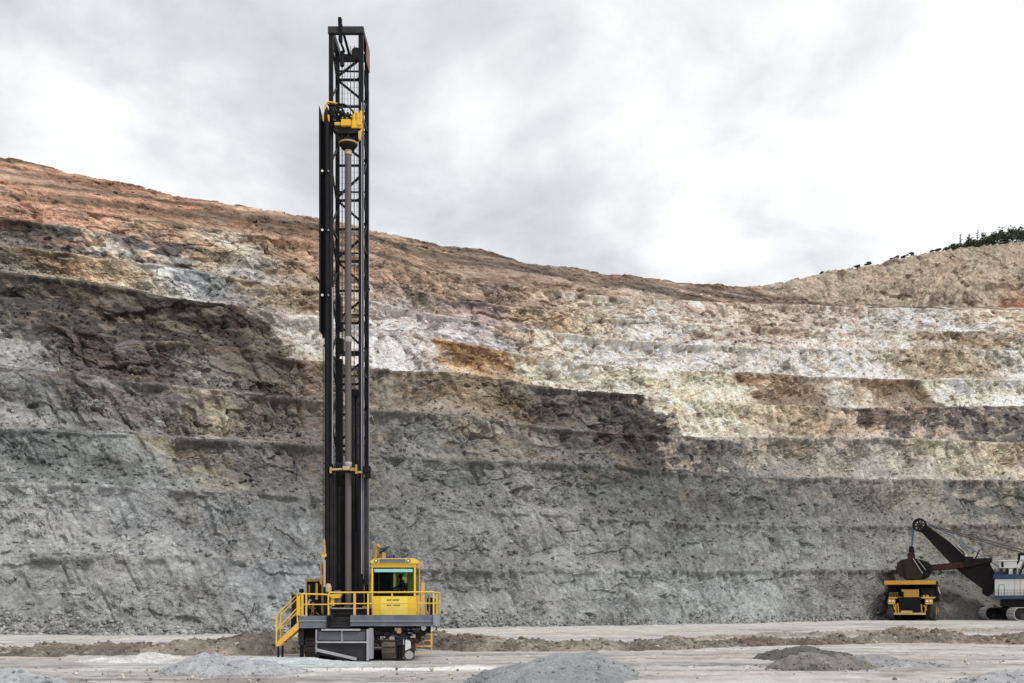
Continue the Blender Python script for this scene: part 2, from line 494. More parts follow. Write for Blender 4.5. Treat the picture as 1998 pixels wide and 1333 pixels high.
def rock_relief(s, z, ang, seed, scree, amp=1.0):
    """Outward relief of a blasted face in metres, plus a per-block random number."""
    w1 = (fbm(s / 1.7, z / 1.7, seed + 1, 4, 0.6) - 0.5) * 1.1
    w2 = (fbm(s / 1.7 + 31, z / 1.7 - 7, seed + 2, 4, 0.6) - 0.5) * 1.1
    fault = fbm(s / 16, z / 9, seed + 8, 4)                  # blocks between faults, each with its own dip
    p, q = np.zeros_like(s), np.zeros_like(s)
    for lo, hi, a_ in ((0.0, 0.42, ang + 0.35), (0.42, 0.58, ang), (0.58, 1.01, ang * 0.2 - 0.9)):
        msk = (fault >= lo) & (fault < hi)
        p = np.where(msk, (s + w1) * math.cos(a_) + (z + w2) * math.sin(a_), p)
        q = np.where(msk, -(s + w1) * math.sin(a_) + (z + w2) * math.cos(a_), q)
    rock = 1 - scree
    big = (fbm(s / 10, z / 9, seed + 3, 3) - 0.5) * 3.2
    out = big * (0.35 + 0.65 * rock)
    tone = np.zeros_like(s)
    patch = smooth01(fbm(s / 5, z / 3, seed + 7, 4), 0.40, 0.60)           # shattered next to massive rock
    for (lx, ly, a, sd, tw, loc) in ((3.6, 1.9, 0.52, 10, 0.4, 0.3), (1.5, 0.8, 0.38, 20, 0.55, 0.8), (0.72, 0.40, 0.24, 30, 0.6, 0.92),
                                     (0.36, 0.24, 0.15, 35, 0.5, 0.8), (9.0, 5.5, 0.75, 15, 0.15, 0.1)):
        f1, f2, r1, r2, r3, dx, dy = worley(p / lx, q / ly, seed + sd)
        edge = smooth01(f2 - f1, 0.0, 0.14)
        blk = (r1 - 0.5) * 1.0 + dx * (r2 - 0.5) * 1.5 + dy * (r3 - 0.30) * 1.7
        out = out + (0.12 + 0.88 * rock) * (1 - loc + loc * patch) * a * amp * (blk - 0.30 * (1 - edge) * (r3 > 0.4))
        tone = tone + tw * (r2 - 0.5)
    # hollows where blocks have fallen out
    f1, f2, r1, r2, r3, dx, dy = worley(p / 1.1, q / 0.7, seed + 44)
    out = out - 0.6 * rock * smooth01(0.42 - f1, 0.0, 0.2) * (r1 > 0.95)
    # gullies running down the face
    g = np.abs(fbm((s + z * 0.35) / 2.6, z / 10, seed + 5, 4) - 0.5) * 2
    out = out - (0.25 + 0.75 * rock) * 0.6 * amp * (1 - smooth01(g, 0, 0.25))
    # cobbles on the scree
    for (l, a, sd) in ((0.62, 0.20, 40), (0.3, 0.10, 50)):
        f1, f2, r1, r2, r3, dx, dy = worley((s + w1 * 0.2) / l, (z + w2 * 0.2) / l, seed + sd)
        out = out + (0.25 + 0.75 * scree) * a * (np.clip(0.55 - f1, 0, 1) * (r1 ** 1.5) * 2.2)
        tone = tone + 0.25 * (r2 - 0.5) * scree
    out = out + (fbm(s * 2.2, z * 2.2, seed + 6, 3) - 0.5) * 0.22
    return out, tone


relief, tone = rock_relief(SS, WZ, -0.5, 3, WSC)
fade = np.where(WB == 9, 0.75, np.where(WB <= 1, 0.58, np.where(WB == 2, 0.8, 1.0)))
fade[-4:] = 0.2
# outward direction of the wall in plan
tx = np.gradient(WX[0], axis=0)
ty = np.gradient(WY[0], axis=0)
ln = np.hypot(tx, ty)
nx, ny = ty / ln, -tx / ln
crestfade = np.where(WB < 9, 1 - 0.75 * smooth01(WT, 0.86, 1.0), 1.0)
sc = relief * fade * crestfade
VX = WX + nx[None, :] * sc * 0.92
VY = WY + ny[None, :] * sc * 0.92
VZ = WZ + sc * 0.22


def band_color(k, u):
    tb = np.array(BAND[k], float)
    c = np.stack([np.interp(u, tb[:, 0], tb[:, i]) for i in (1, 2, 3)], -1)
    return lin(c)


def strata(s, z, u, band, t, scree, tone, seed=5):
    wu = (fbm(s / 7, z / 4, seed, 5) - 0.5) * 150 + (fbm(s / 1.6, z / 1.2, seed + 9, 4) - 0.5) * 90
    lean = (t - 0.5) * 70                                   # contacts dip with the bedding
    m_u = 1998.0 / np.interp(u, u_cols, toeY)               # survey units per metre
    sk = (fbm(s / 1.5, z / 1.5, seed + 61, 4) - 0.5) * 2.4
    _, _, ra, rb, rc, _, _ = worley((s + sk) / 5.0 + z * 0.10, (z + sk) / 2.3, seed + 63)
    _, _, rd, re, rf, _, _ = worley((s - sk) / 1.6, (z + sk) / 0.8, seed + 67)
    uw = u + wu * 0.85 + lean + ((ra - 0.5) * 1.2 + (rd - 0.5) * 0.7) * m_u * 0.9
    rgb = np.zeros(s.shape + (3,))
    for k in range(10):
        msk = band == k
        if msk.any():
            cc = band_color(k, uw[msk])
            up = band_color(min(k + 1, 9), uw[msk])
            dn = band_color(max(k - 1, 0), uw[msk])
            tt = t[msk]
            pu = np.clip((fbm(s[msk] / 2.4, z[msk] / 1.3, seed + 71, 5) - 0.60 + 0.08 * tt) * 7, 0, 0.12 if k in (4, 5) else 0.4)
            pd = np.clip((fbm(s[msk] / 2.4, z[msk] / 1.3, seed + 75, 5) - 0.62 + 0.08 * (1 - tt)) * 7, 0, 0.12 if k in (5, 6) else 0.4)
            cc = cc + (up - cc) * pu[:, None]
            cc = cc + (dn - cc) * pd[:, None]
            rgb[msk] = cc
    # fines on the scree are a mix of what lies above
    g = rgb.mean(-1, keepdims=True)
    rgb = rgb + (np.concatenate([g * 1.02, g, g * 0.97], -1) - rgb) * (0.30 * scree)[..., None]
    v = fbm(s / 5, z / 2.2, seed + 20, 5)
    v2 = fbm((s - z * 0.6) / 1.5, (z + s * 0.6) / 0.42, seed + 30, 4)
    rg = np.abs(fbm((s - z * 0.7) / 1.9, (z + s * 0.7) / 0.75, seed + 33, 5) - 0.5) * 2
    seam = (1 - smooth01(rg, 0.0, 0.13)) * smooth01(fbm(s / 6, z / 4, seed + 34, 3), 0.35, 0.6)   # dark joints along the bedding
    v3 = fbm((s + z * 0.45) / 0.42, (z - s * 0.45) / 3.4, seed + 36, 5)       # fines washed down the slope
    calm = np.where(band <= 2, 0.55, np.where(band >= 6, 1.2, 0.95))
    k_ = 1 + (v - 0.5) * 0.55 + (v2 - 0.5) * 1.0 * (1 - 0.7 * scree) * calm + tone * 0.5 * (1 - 0.3 * scree) * calm + (rd - 0.5) * 0.30 * calm * (1 - .6 * scree) + (v3 - 0.5) * (0.25 + 0.45 * scree) - 0.5 * seam * calm * (1 - 0.7 * scree)
    rgb = rgb * np.clip(k_, 0.35, 1.7)[..., None]
    # iron stain
    st = smooth01(fbm(s / 3.5, z / 1.6, seed + 50, 5), 0.62, 0.74) * np.where(band >= 4, 0.4, 0.12)
    stain = np.array([1.12, 0.86, 0.62])
    return rgb * (1 + (stain - 1) * st[..., None])


rgb = strata(SS, WZ, UU, WB, WT, WSC, tone)
rgb = rgb / (ILLUM * (1 + 0.22 * WSC + 0.30 * (WB == 9)))[..., None]     # flatter ground catches more of the sky
gm = rgb.mean(-1, keepdims=True)
rgb = gm + (rgb - gm) * np.where(WB == 9, 0.70, np.where(WB >= 6, 0.60, 0.72))[..., None]                                             # light bounced between the walls deepens the hues again
# streaky soil of the ridge
so = WB == 9
dk = fbm(SS / 14, WZ / 1.5 + SS * 0.05, 77, 5)
rgb[so] *= (0.55 + 0.95 * smooth01(dk, 0.32, 0.68))[so][:, None]
rgb = rgb * ((0.90 + 0.20 * WSC) * np.where((WB >= 6) & (WB < 9), 1.12, 1.0))[..., None]                              # dust settles on the scree, the blasted faces stay bare
rgb = rgb * np.where(WB[..., None] <= 2, np.array([0.84, 0.85, 0.855]), 1.0)
vein = smooth01(fbm((SS - WZ * .5) / 2.2, (WZ + SS * .4) / 0.8, 191, 5), 0.56, 0.68)[..., None]
gl = rgb.mean(-1, keepdims=True)
darkness = 1 - smooth01(gl, 0.06, 0.16)                                 # pale veins and fallen scree within the dark bands
rgb = rgb + (lin((140, 130, 116)) - rgb) * vein * darkness * 0.55
rgb = np.clip(rgb * GAIN, 0.012, 0.72)
M_ROCK = rock_material('rock_face', bump=0.9, scale=1.15, contrast=0.5)
o = mesh_np('pit_wall', np.stack([VX, VY, VZ], -1).reshape(-1, 3), grid_faces(NR, NC), M_ROCK, smooth=False)
set_color(o, 'strata', rgb.reshape(-1, 3))
tag(o, kind='structure')
WALL = (VX, VY, VZ, rgb, WB, WT, WSC)

# ------------------------------------------------------------------ hillside beyond the rim, on the far side of the pit
hu = np.concatenate([np.linspace(1380, 2020, 420), np.linspace(2020, 2900, 60)[1:]])
hb = np.interp(hu, u_cols, prevY) + 14
hbz = np.interp(hu, u_cols, prevZ) - 7
HV = pts(1380, 572, 1480, 559.5, 1560, 546, 1650, 526, 1750, 506, 1850, 486, 1998, 472, 2300, 450, 2900, 430)
hty = hb + 42
htz = wz(np.interp(hu, *HV), hty)
hs = np.concatenate([[0], np.cumsum(np.hypot(np.diff((hu - U0) / F * hb), np.diff(hb)))])
htz = htz + 1.0 * (fbm(hs / 3, hs * 0, 91, 5) - 0.5)
n = 170
t = np.linspace(0, 1, n)[:, None]
HY = hb + (hty - hb) * t
HZ = hbz + (htz - hbz) * t
HY = np.concatenate([HY, (hty + 6)[None], (hty + 40)[None], (hty + 90)[None]])
HZ = np.concatenate([HZ, (htz + 0.4)[None], (htz - 5)[None], (htz - 25)[None]])
HS = np.repeat(hs[None], n + 3, 0)
HU = np.repeat(hu[None], n + 3, 0)
HX = (HU - U0) / F * HY
hsc = 0.2 + 0.4 * smooth01(fbm(HS / 9, HZ / 5, 12, 4), 0.4, 0.7)
rel, hton = rock_relief(HS * 0.62, HZ * 0.62, 0.62, 203, hsc, 1.1)
rel[-3:] *= 0.2
v = fbm(HS / 8, HZ / 5, 301, 5)
v2 = fbm((HS + HZ * 1.4) / 0.7, (HZ - HS * 0.7) / 2.4, 305, 4)
c1, c2, c3 = lin((172, 156, 140)), lin((160, 149, 134)), lin((104, 90, 78))
mixv = smooth01(v, 0.35, 0.65)[..., None]
hc = c1 * mixv + c2 * (1 - mixv)
dkm = smooth01(fbm(HS / 6, HZ / 3, 311, 5), 0.60, 0.70)[..., None]
hc = hc + (c3 - hc) * dkm * 0.8
edge_red = np.exp(-((HU - 1990) / 40) ** 2 - ((HZ - hbz - 16) / 6) ** 2)[..., None]
hc = hc + (lin((140, 88, 60)) - hc) * edge_red * 0.8
hc = hc * np.clip(1 + (v2 - 0.5) * 1.2 + hton * 0.45, 0.35, 1.6)[..., None] / (ILLUM * 1.18)
o = mesh_np('hillside', np.stack([HX + rel * 0.4, HY - rel * 1.2, HZ + rel * 0.5], -1).reshape(-1, 3), grid_faces(n + 3, len(hu)), M_ROCK, smooth=False)
set_color(o, 'strata', np.clip(hc, 0.012, 0.72).reshape(-1, 3))
tag(o, kind='structure')

# ------------------------------------------------------------------ pit floor
gx = np.concatenate([np.linspace(-420, -62, 40)[:-1], np.linspace(-62, 100, 760), np.linspace(100, 420, 36)[1:]])
gy = np.concatenate([np.linspace(-260, 24, 30)[:-1], np.linspace(24, 70, 230)[:-1], np.linspace(70, 180, 170), np.linspace(180, 420, 12)[1:]])
GX, GY = np.meshgrid(gx, gy)
gz = (fbm(GX / 9, GY / 5, 401, 4) - 0.5) * 0.22 + (fbm(GX / 2.2, GY / 0.5, 403, 4) - 0.5) * 0.09
f1, f2, r1, r2, r3, dx, dy = worley(GX / 0.55, GY / 0.55, 405)
gz += np.clip(0.4 - f1, 0, 1) * (r1 > 0.72) * 0.16
rut = np.sin((GY + 0.04 * GX + 1.6 * (fbm(GX / 18, GY / 30, 407, 3) - 0.5) * 3) * 2.6)
gz += 0.03 * rut * smooth01(fbm(GX / 30, GY / 3, 409, 3), 0.4, 0.6)
gz *= smooth01(GY, 5, 26)
# flat pad under the machines
for (cx, cy, rad) in ((-7.5, 49, 9.0), (59, 153, 12), (75, 153, 12)):
    d = np.hypot((GX - cx), (GY - cy))
    gz *= 1 - 0.85 * (1 - smooth01(d, rad * 0.6, rad))
c_light, c_warm, c_grey, c_dark = lin((200, 197, 192)), lin((186, 180, 172)), lin((172, 171, 170)), lin((122, 116, 109))
a = smooth01(fbm(GX / 9, GY / 3.0, 421, 5), 0.36, 0.64)[..., None]
b_ = smooth01(fbm(GX / 14, GY / 4.0, 423, 5), 0.42, 0.66)[..., None]
gc = c_light * a + c_warm * (1 - a)
gc = gc + (c_grey - gc) * b_ * 0.7
d_ = smooth01(fbm(GX / 5 + GY * 0.02, GY / 0.9, 425, 5), 0.58, 0.72)[..., None]
gc = gc + (c_dark - gc) * d_ * 0.6
# pale graded haul road at the foot of the wall
dist_toe = np.interp(GX / np.maximum(GY, 1) * F + U0, u_cols, toeY) - GY
road = (smooth01(dist_toe, 2, 6) * (1 - smooth01(dist_toe, 18, 24)) * (GY > 55))[..., None]
gc = gc + (lin((205, 203, 200)) - gc) * road * 0.75
tr = smooth01(np.sin(dist_toe * 2.3 + 4 * fbm(GX / 20, GY / 8, 431, 3)), 0.35, 0.95)[..., None] * road
gc = gc + (lin((165, 158, 150)) - gc) * tr * 0.5
# rock flour tracked out in front of the drill
fl = (np.exp(-((GY - 41.0 - 0.03 * (GX + 5)) / 0.85) ** 2) * smooth01(GX, -12, -6) * (1 - smooth01(GX, -1.6, 0.4)))[..., None]
gc = gc + (lin((240, 240, 238)) - gc) * np.clip(fl * 1.3, 0, 1)
fl2 = (np.exp(-((GX + 10) / 4.0) ** 2 - ((GY - 44.0) / 3.2) ** 2))[..., None]
gc = gc + (lin((196, 202, 202)) - gc) * np.clip(fl2 * 1.2, 0, 1)
# wheel and crawler tracks
for (x0, ya, slope, gauge, sd) in ((0, 36.5, 0.03, 2.4, 1), (0, 49.5, -0.05, 3.0, 2), (5, 33.5, 0.10, 2.4, 3), (10, 53.0, 0.06, 3.2, 4), (-20, 40.0, 0.05, 2.6, 5), (0, 69.0, 0.04, 4.0, 6), (20, 105.0, 0.10, 5.0, 7)):
    yc = ya + slope * (GX - x0) + 2.2 * (fbm(GX / 22, GX * 0 + sd, 451 + sd, 3) - 0.5)
    for off in (-gauge / 2, gauge / 2):
        wdt = 0.28 + 0.0022 * ya
        tr_ = np.exp(-((GY - yc - off) / wdt) ** 2) * smooth01(fbm(GX / 5, GX * 0 + sd, 461 + sd, 3), 0.36, 0.56)
        lug = 0.75 + 0.25 * np.sign(np.sin(GX * 9.0))
        gc = gc + (lin((118, 112, 104)) - gc) * (tr_ * lug * 0.62)[..., None]
        gz -= 0.05 * tr_ * lug
k_ = 1 + (fbm(GX / 0.8, GY / 0.5, 441, 4) - 0.5) * 0.55
gc = gc * k_[..., None] / 1.2
M_GROUND = rock_material('pit_floor', bump=0.35, scale=3.0, contrast=0.26)
o = mesh_np('ground', np.stack([GX, GY, gz], -1).reshape(-1, 3), grid_faces(len(gy), len(gx)), M_GROUND, smooth=True)
set_color(o, 'strata', np.clip(gc, 0.02, 0.7).reshape(-1, 3))
tag(o, kind='structure')

# ------------------------------------------------------------------ builder for machine parts
class MB:
    def __init__(self):
        self.v, self.f = [], []

    def add(self, vs, fs):
        n = len(self.v)
        self.v += [tuple(p) for p in vs]
        self.f += [tuple(i + n for i in f) for f in fs]
        return self

    def box(self, x0, x1, y0, y1, z0, z1):
        vs = [(x, y, z) for z in (z0, z1) for y in (y0, y1) for x in (x0, x1)]
        return self.add(vs, [(0, 2, 3, 1), (4, 5, 7, 6), (0, 1, 5, 4), (2, 6, 7, 3), (0, 4, 6, 2), (1, 3, 7, 5)])

    def prism(self, poly, a, b, axis='y'):
        """poly: points in the plane across AXIS ('y': (x,z), 'x': (y,z), 'z': (x,y)), from A to B along it."""
        def P(p, t):
            return {'y': (p[0], t, p[1]), 'x': (t, p[0], p[1]), 'z': (p[0], p[1], t)}[axis]
        n = len(poly)
        vs = [P(p, a) for p in poly] + [P(p, b) for p in poly]
        fs = [tuple(range(n))[::-1], tuple(range(n, 2 * n))]
        fs += [(i, (i + 1) % n, n + (i + 1) % n, n + i) for i in range(n)]
        return self.add(vs, fs)

    def bar(self, p, q, w, h=None, up=(0, 1, 0)):
        """square bar from p to q"""
        h = h or w
        p, q, up = Vector(p), Vector(q), Vector(up)
        d = (q - p).normalized()
        s = d.cross(up)
        if s.length < 1e-4:
            s = d.cross(Vector((1, 0, 0)))
        s.normalize()
        t = s.cross(d)
        s, t = s * w / 2, t * h / 2
        vs = [c + a for c in (p, q) for a in (-s - t, s - t, s + t, -s + t)]
        return self.add(vs, [(3, 2, 1, 0), (4, 5, 6, 7), (0, 1, 5, 4), (1, 2, 6, 5), (2, 3, 7, 6), (3, 0, 4, 7)])

    def tube(self, path, r, n=8, r2=None):
        path = [Vector(p) for p in path]
        m = len(path)
        vs, fs = [], []
        prev = None
        for i, p in enumerate(path):
            d = (path[min(i + 1, m - 1)] - path[max(i - 1, 0)]).normalized()
            a = prev if prev is not None else (Vector((0, 0, 1)) if abs(d.z) < 0.9 else Vector((1, 0, 0)))
            s = (a - d * a.dot(d)).normalized()
            prev = s
            t = d.cross(s)
            rr = r if r2 is None else r + (r2 - r) * i / (m - 1)
            for k in range(n):
                an = 2 * math.pi * k / n
                vs.append(p + (s * math.cos(an) + t * math.sin(an)) * rr)
        for i in range(m - 1):
            for k in range(n):
                fs.append((i * n + k, i * n + (k + 1) % n, (i + 1) * n + (k + 1) % n, (i + 1) * n + k))
        fs.append(tuple(range(n))[::-1])
        fs.append(tuple(range((m - 1) * n, m * n)))
        return self.add(vs, fs)

    def lathe(self, c, prof, n=20, axis='z'):
        """prof: (radius, position along the axis)"""
        vs, fs = [], []
        for r, h in prof:
            for k in range(n):
                an = 2 * math.pi * k / n
                a, b = r * math.cos(an), r * math.sin(an)
                o = {'z': (a, b, h), 'y': (a, h, b), 'x': (h, a, b)}[axis]
                vs.append((c[0] + o[0], c[1] + o[1], c[2] + o[2]))
        m = len(prof)
        for i in range(m - 1):
            for k in range(n):
                fs.append((i * n + k, i * n + (k + 1) % n, (i + 1) * n + (k + 1) % n, (i + 1) * n + k))
        fs.append(tuple(range(n))[::-1])
        fs.append(tuple(range((m - 1) * n, m * n)))
        return self.add(vs, fs)

    def build(self, name, mat, root, parent=None, smooth=False, bevel=0.0, label=None):
        """one mesh object whose own origin is ROOT's; parented to PARENT (or ROOT)"""
        o0 = root.location
        me = bpy.data.meshes.new(name)
        me.from_pydata([(a - o0.x, b - o0.y, c - o0.z) for a, b, c in self.v], [], self.f)
        bm = bmesh.new()
        bm.from_mesh(me)
        bmesh.ops.recalc_face_normals(bm, faces=bm.faces)
        if bevel:
            bmesh.ops.bevel(bm, geom=list(bm.edges), offset=bevel, segments=2, affect='EDGES', clamp_overlap=True)
        bm.to_mesh(me)
        bm.free()
        if smooth:
            me.polygons.foreach_set('use_smooth', [True] * len(me.polygons))
            try:
                me.set_sharp_from_angle(angle=R(40))
            except Exception:
                pass
        me.materials.append(mat)
        o = bpy.data.objects.new(name, me)
        COL.objects.link(o)
        o.parent = parent or root
        if label:
            o['label'] = label
        return o


def again(o, dx=0, dy=0, dz=0, parent=None):
    c = o.copy()
    COL.objects.link(c)
    c.location = (o.location.x + dx, o.location.y + dy, o.location.z + dz)
    if parent:
        c.parent = parent
    return c


M = {
    'yellow': paint('yellow_paint', (0.78, 0.46, 0.02), 0.38, dirt=0.14, dirt_col=(0.42, 0.34, 0.20), scale=2.2),
    'cab_yellow': paint('cab_yellow_paint', (0.88, 0.57, 0.03), 0.30, dirt=0.14, dirt_col=(0.55, 0.44, 0.24), scale=2.4, streak=0.35),
    'sunlit_yellow': paint('sunlit_cab_yellow', (0.92, 0.72, 0.12), 0.32, dirt=0.05, dirt_col=(0.6, 0.5, 0.25), scale=1.4),  # cab yellow brightened: sunlight on the lower panel painted in
    'rail': paint('rail_yellow_paint', (0.80, 0.52, 0.06), 0.42, dirt=0.18, dirt_col=(0.45, 0.36, 0.22), scale=3),
    'orange': paint('stair_orange_paint', (0.78, 0.42, 0.06), 0.45, dirt=0.22, dirt_col=(0.5, 0.38, 0.26), scale=3),
    'tan': paint('dusty_yellow_steel', (0.46, 0.29, 0.07), 0.6, dirt=0.4, dirt_col=(0.33, 0.26, 0.19), scale=4),
    'pink': paint('dusty_cylinder_paint', (0.56, 0.38, 0.24), 0.5, dirt=0.4, dirt_col=(0.45, 0.36, 0.30), scale=4),
    'slate': paint('slate_grey_paint', (0.105, 0.115, 0.155), 0.42, dirt=0.32, dirt_col=(0.24, 0.24, 0.25), scale=2.2, streak=0.4),
    'slate_pale': paint('worn_slate_edge', (0.26, 0.27, 0.32), 0.45, dirt=0.3, dirt_col=(0.36, 0.35, 0.35), scale=2),
    'worn': paint('worn_steel_edge', (0.42, 0.41, 0.43), 0.5, 0.2, dirt=0.35, dirt_col=(0.30, 0.28, 0.26), scale=5),
    'black': paint('black_mast_paint', (0.006, 0.006, 0.008), 0.45, dirt=0.08, dirt_col=(0.04, 0.037, 0.035), scale=2.5, spec=0.18),
    'blackd': paint('dusty_black_steel', (0.009, 0.008, 0.008), 0.6, dirt=0.25, dirt_col=(0.05, 0.045, 0.04), scale=2.5, spec=0.2),
    'dark': paint('dark_grey_steel', (0.022, 0.022, 0.027), 0.5, dirt=0.30, dirt_col=(0.08, 0.075, 0.07), scale=2.2, spec=0.25),
    'curtain': paint('dust_curtain_rubber', (0.020, 0.020, 0.025), 0.55, dirt=0.25, dirt_col=(0.07, 0.07, 0.07), scale=1.2, spec=0.25),
    'cpanel': paint('curtain_panel_paint', (0.085, 0.09, 0.115), 0.5, dirt=0.35, dirt_col=(0.16, 0.16, 0.17), scale=2.0),
    'pipe': paint('drill_pipe_steel', (0.095, 0.09, 0.10), 0.42, 0.3, dirt=0.4, dirt_col=(0.16, 0.135, 0.115), scale=1.2, streak=0.2),
    'pipe_end': paint('pale_dusty_steel', (0.52, 0.42, 0.27), 0.6, dirt=0.4, dirt_col=(0.36, 0.29, 0.20), scale=6),
    'chrome': paint('bright_cylinder_rod', (0.5, 0.5, 0.54), 0.25, 0.6, dirt=0.2),
    'rust': paint('rusty_plate', (0.19, 0.10, 0.085), 0.75, dirt=0.4, dirt_col=(0.22, 0.17, 0.15), scale=4),
    'shoe': paint('track_shoe_steel', (0.085, 0.062, 0.055), 0.65, dirt=0.5, dirt_col=(0.19, 0.16, 0.14), scale=6),
    'rubber': paint('tyre_rubber', (0.022, 0.022, 0.023), 0.8, dirt=0.45, dirt_col=(0.12, 0.11, 0.10), scale=2.0),
    'white': paint('white_machine_paint', (0.66, 0.68, 0.66), 0.45, dirt=0.2, dirt_col=(0.46, 0.42, 0.36), scale=1.0, streak=0.3),
    'blue': paint('dark_blue_paint', (0.012, 0.036, 0.09), 0.45, dirt=0.2, dirt_col=(0.12, 0.13, 0.14), scale=1.4),
    'rope': paint('wire_rope', (0.05, 0.05, 0.055), 0.6, dirt=0.2),
    'rope_blue': paint('blue_sleeved_rope', (0.06, 0.13, 0.26), 0.5, dirt=0.25, dirt_col=(0.2, 0.22, 0.26)),
    'boom': paint('boom_dark_paint', (0.007, 0.0055, 0.006), 0.6, dirt=0.22, dirt_col=(0.035, 0.027, 0.024), scale=0.8, spec=0.2),
    'dipper': paint('dipper_steel', (0.030, 0.019, 0.015), 0.6, dirt=0.4, dirt_col=(0.075, 0.06, 0.05), scale=0.8, spec=0.25),
    'redbrown': paint('red_brown_steel', (0.045, 0.018, 0.014), 0.6, dirt=0.3, dirt_col=(0.06, 0.035, 0.028), scale=1.5, spec=0.25),
    'truck': paint('haul_truck_yellow', (0.62, 0.31, 0.02), 0.45, dirt=0.3, dirt_col=(0.32, 0.21, 0.08), scale=0.8),
    'truck_pale': paint('dusty_truck_yellow', (0.62, 0.40, 0.12), 0.5, dirt=0.4, dirt_col=(0.42, 0.32, 0.18), scale=1.5),
    'interior': paint('cab_lining', (0.34, 0.29, 0.06), 0.7, dirt=0.1),
    'seat': paint('black_seat_fabric', (0.02, 0.02, 0.022), 0.9, dirt=0.05),
    'lens': paint('lamp_glass', (0.75, 0.75, 0.70), 0.15, dirt=0.05, spec=0.8),
    'teal': paint('pale_teal_sunshade', (0.34, 0.66, 0.60), 0.35, dirt=0.05, dirt_col=(0.4, 0.6, 0.55)),
    'ink': paint('dark_lettering', (0.035, 0.033, 0.03), 0.6, dirt=0.05),
}


def glass_mat():
    m, t, b = new_mat('tinted_glass')
    b.inputs['Base Color'].default_value = (0.62, 0.78, 0.72, 1)
    b.inputs['Roughness'].default_value = 0.03
    b.inputs['Transmission Weight'].default_value = 1.0
    b.inputs['IOR'].default_value = 1.02
    return m


M['glass'] = glass_mat()

# ------------------------------------------------------------------ blast-hole drill
YD = 45.5                                            # front edge of its deck


def X(u, Y=YD):
    return wx(u, Y)


def Z(v, Y=YD):
    return wz(v, Y)


rig = empty('drill_rig', (-7.4, 50.0, 0.0), 'tall yellow and black blast hole drill with its lattice mast raised', 'drill rig')
DZ = Z(1201)                                         # deck level, about 2 m

# deck
dk_ = MB()
dk_.box(X(683.5), X(847), YD, YD + 3.9, DZ - 0.10, DZ)
dk_.box(X(583.5), X(640), YD, YD + 3.0, DZ - 0.16, DZ - 0.06)
dk_.box(X(583.5), X(770), YD + 1.4, YD + 13.5, DZ - 0.14, DZ - 0.04)
deck = dk_.build('deck', M['slate'], rig)
f1_ = MB()
f1_.box(X(684), X(847), YD - 0.05, YD - 0.003, DZ - 0.45, DZ + 0.02)
f1_.box(X(847) + 0.003, X(847) + 0.05, YD - 0.05, YD + 3.9, DZ - 0.45, DZ + 0.02)
fr = f1_.build('fascia', M['slate'], rig, deck)
MB().box(X(684) - 0.01, X(847) + 0.06, YD - 0.10, YD - 0.052, DZ - 0.27, DZ - 0.235).build('lip', M['slate_pale'], rig, deck)
MB().box(X(684), X(847), YD - 0.14, YD - 0.052, DZ - 0.47, DZ - 0.40).build('lip', M['slate'], rig, deck)
MB().box(X(846), X(858), YD - 0.16, YD - 0.053, DZ - 0.43, DZ + 0.03).build('end_plate', M['slate_pale'], rig, deck)  # paler than the fascia: the deck's lit end face painted in
f2_ = MB()
f2_.box(X(583), X(639), YD - 0.05, YD - 0.003, DZ - 0.56, DZ - 0.05)
fl_ = f2_.build('fascia', M['slate'], rig, deck)
MB().box(X(583) - 0.01, X(639), YD - 0.09, YD - 0.052, DZ - 0.26, DZ - 0.22).build('lip', M['slate_pale'], rig, deck)
for i, (v, yy) in enumerate(((1209.5, 0.45), (1215.5, 0.22), (1222, 0.0))):
    b = MB()
    b.box(X(641.5), X(683), YD + yy, YD + yy + 0.30, Z(v) - 0.05, Z(v))
    b.box(X(641.5), X(683), YD + yy + 0.24, YD + yy + 0.27, Z(v), Z(v) + 0.12)
    b.build('step', M['dark'], rig, deck)
MB().box(X(638), X(641), YD - 0.1, YD + 0.7, Z(1228), DZ - 0.02).build('step_cheek', M['blackd'], rig, deck)

# main frame and machinery below the deck
MB().box(-9.55, -4.9, 46.4, 58.5, 1.05, DZ - 0.16).build('main_frame', M['blackd'], rig)
MB().prism([(-6.15, 1.55), (-3.75, 1.55), (-3.9, 1.12), (-4.6, 0.98), (-6.15, 1.02)], 45.75, 46.35).build('axle_beam', M['blackd'], rig)
for i in range(26):
    xx = -6.1 + 2.3 * random.random()
    zz = 0.95 + 0.55 * random.random()
    b = MB()
    if i % 3:
        p = [(xx + 0.35 * k * math.cos(i) + 0.05 * math.sin(3 * k + i), 45.66 - 0.02 * (i % 3), zz - 0.10 * math.sin(k * 1.1) * (1 + i % 2)) for k in range(4)]
        if max(q[0] for q in p) > -3.75 or min(q[0] for q in p) < -6.3:
            p = [(-5.0 + (q[0] + 5.0) * 0.35, q[1], q[2]) for q in p]
        b.tube(p, 0.022 + 0.012 * (i % 3), 6)
        b.build('hose', M['blackd'] if i % 2 else M['dark'], rig, smooth=True)
    else:
        b.box(xx - 0.1, xx + 0.12, 45.62, 45.74, zz - 0.07, zz + 0.08)
        b.build('valve_block', M['dark'] if i % 2 else M['worn'], rig)

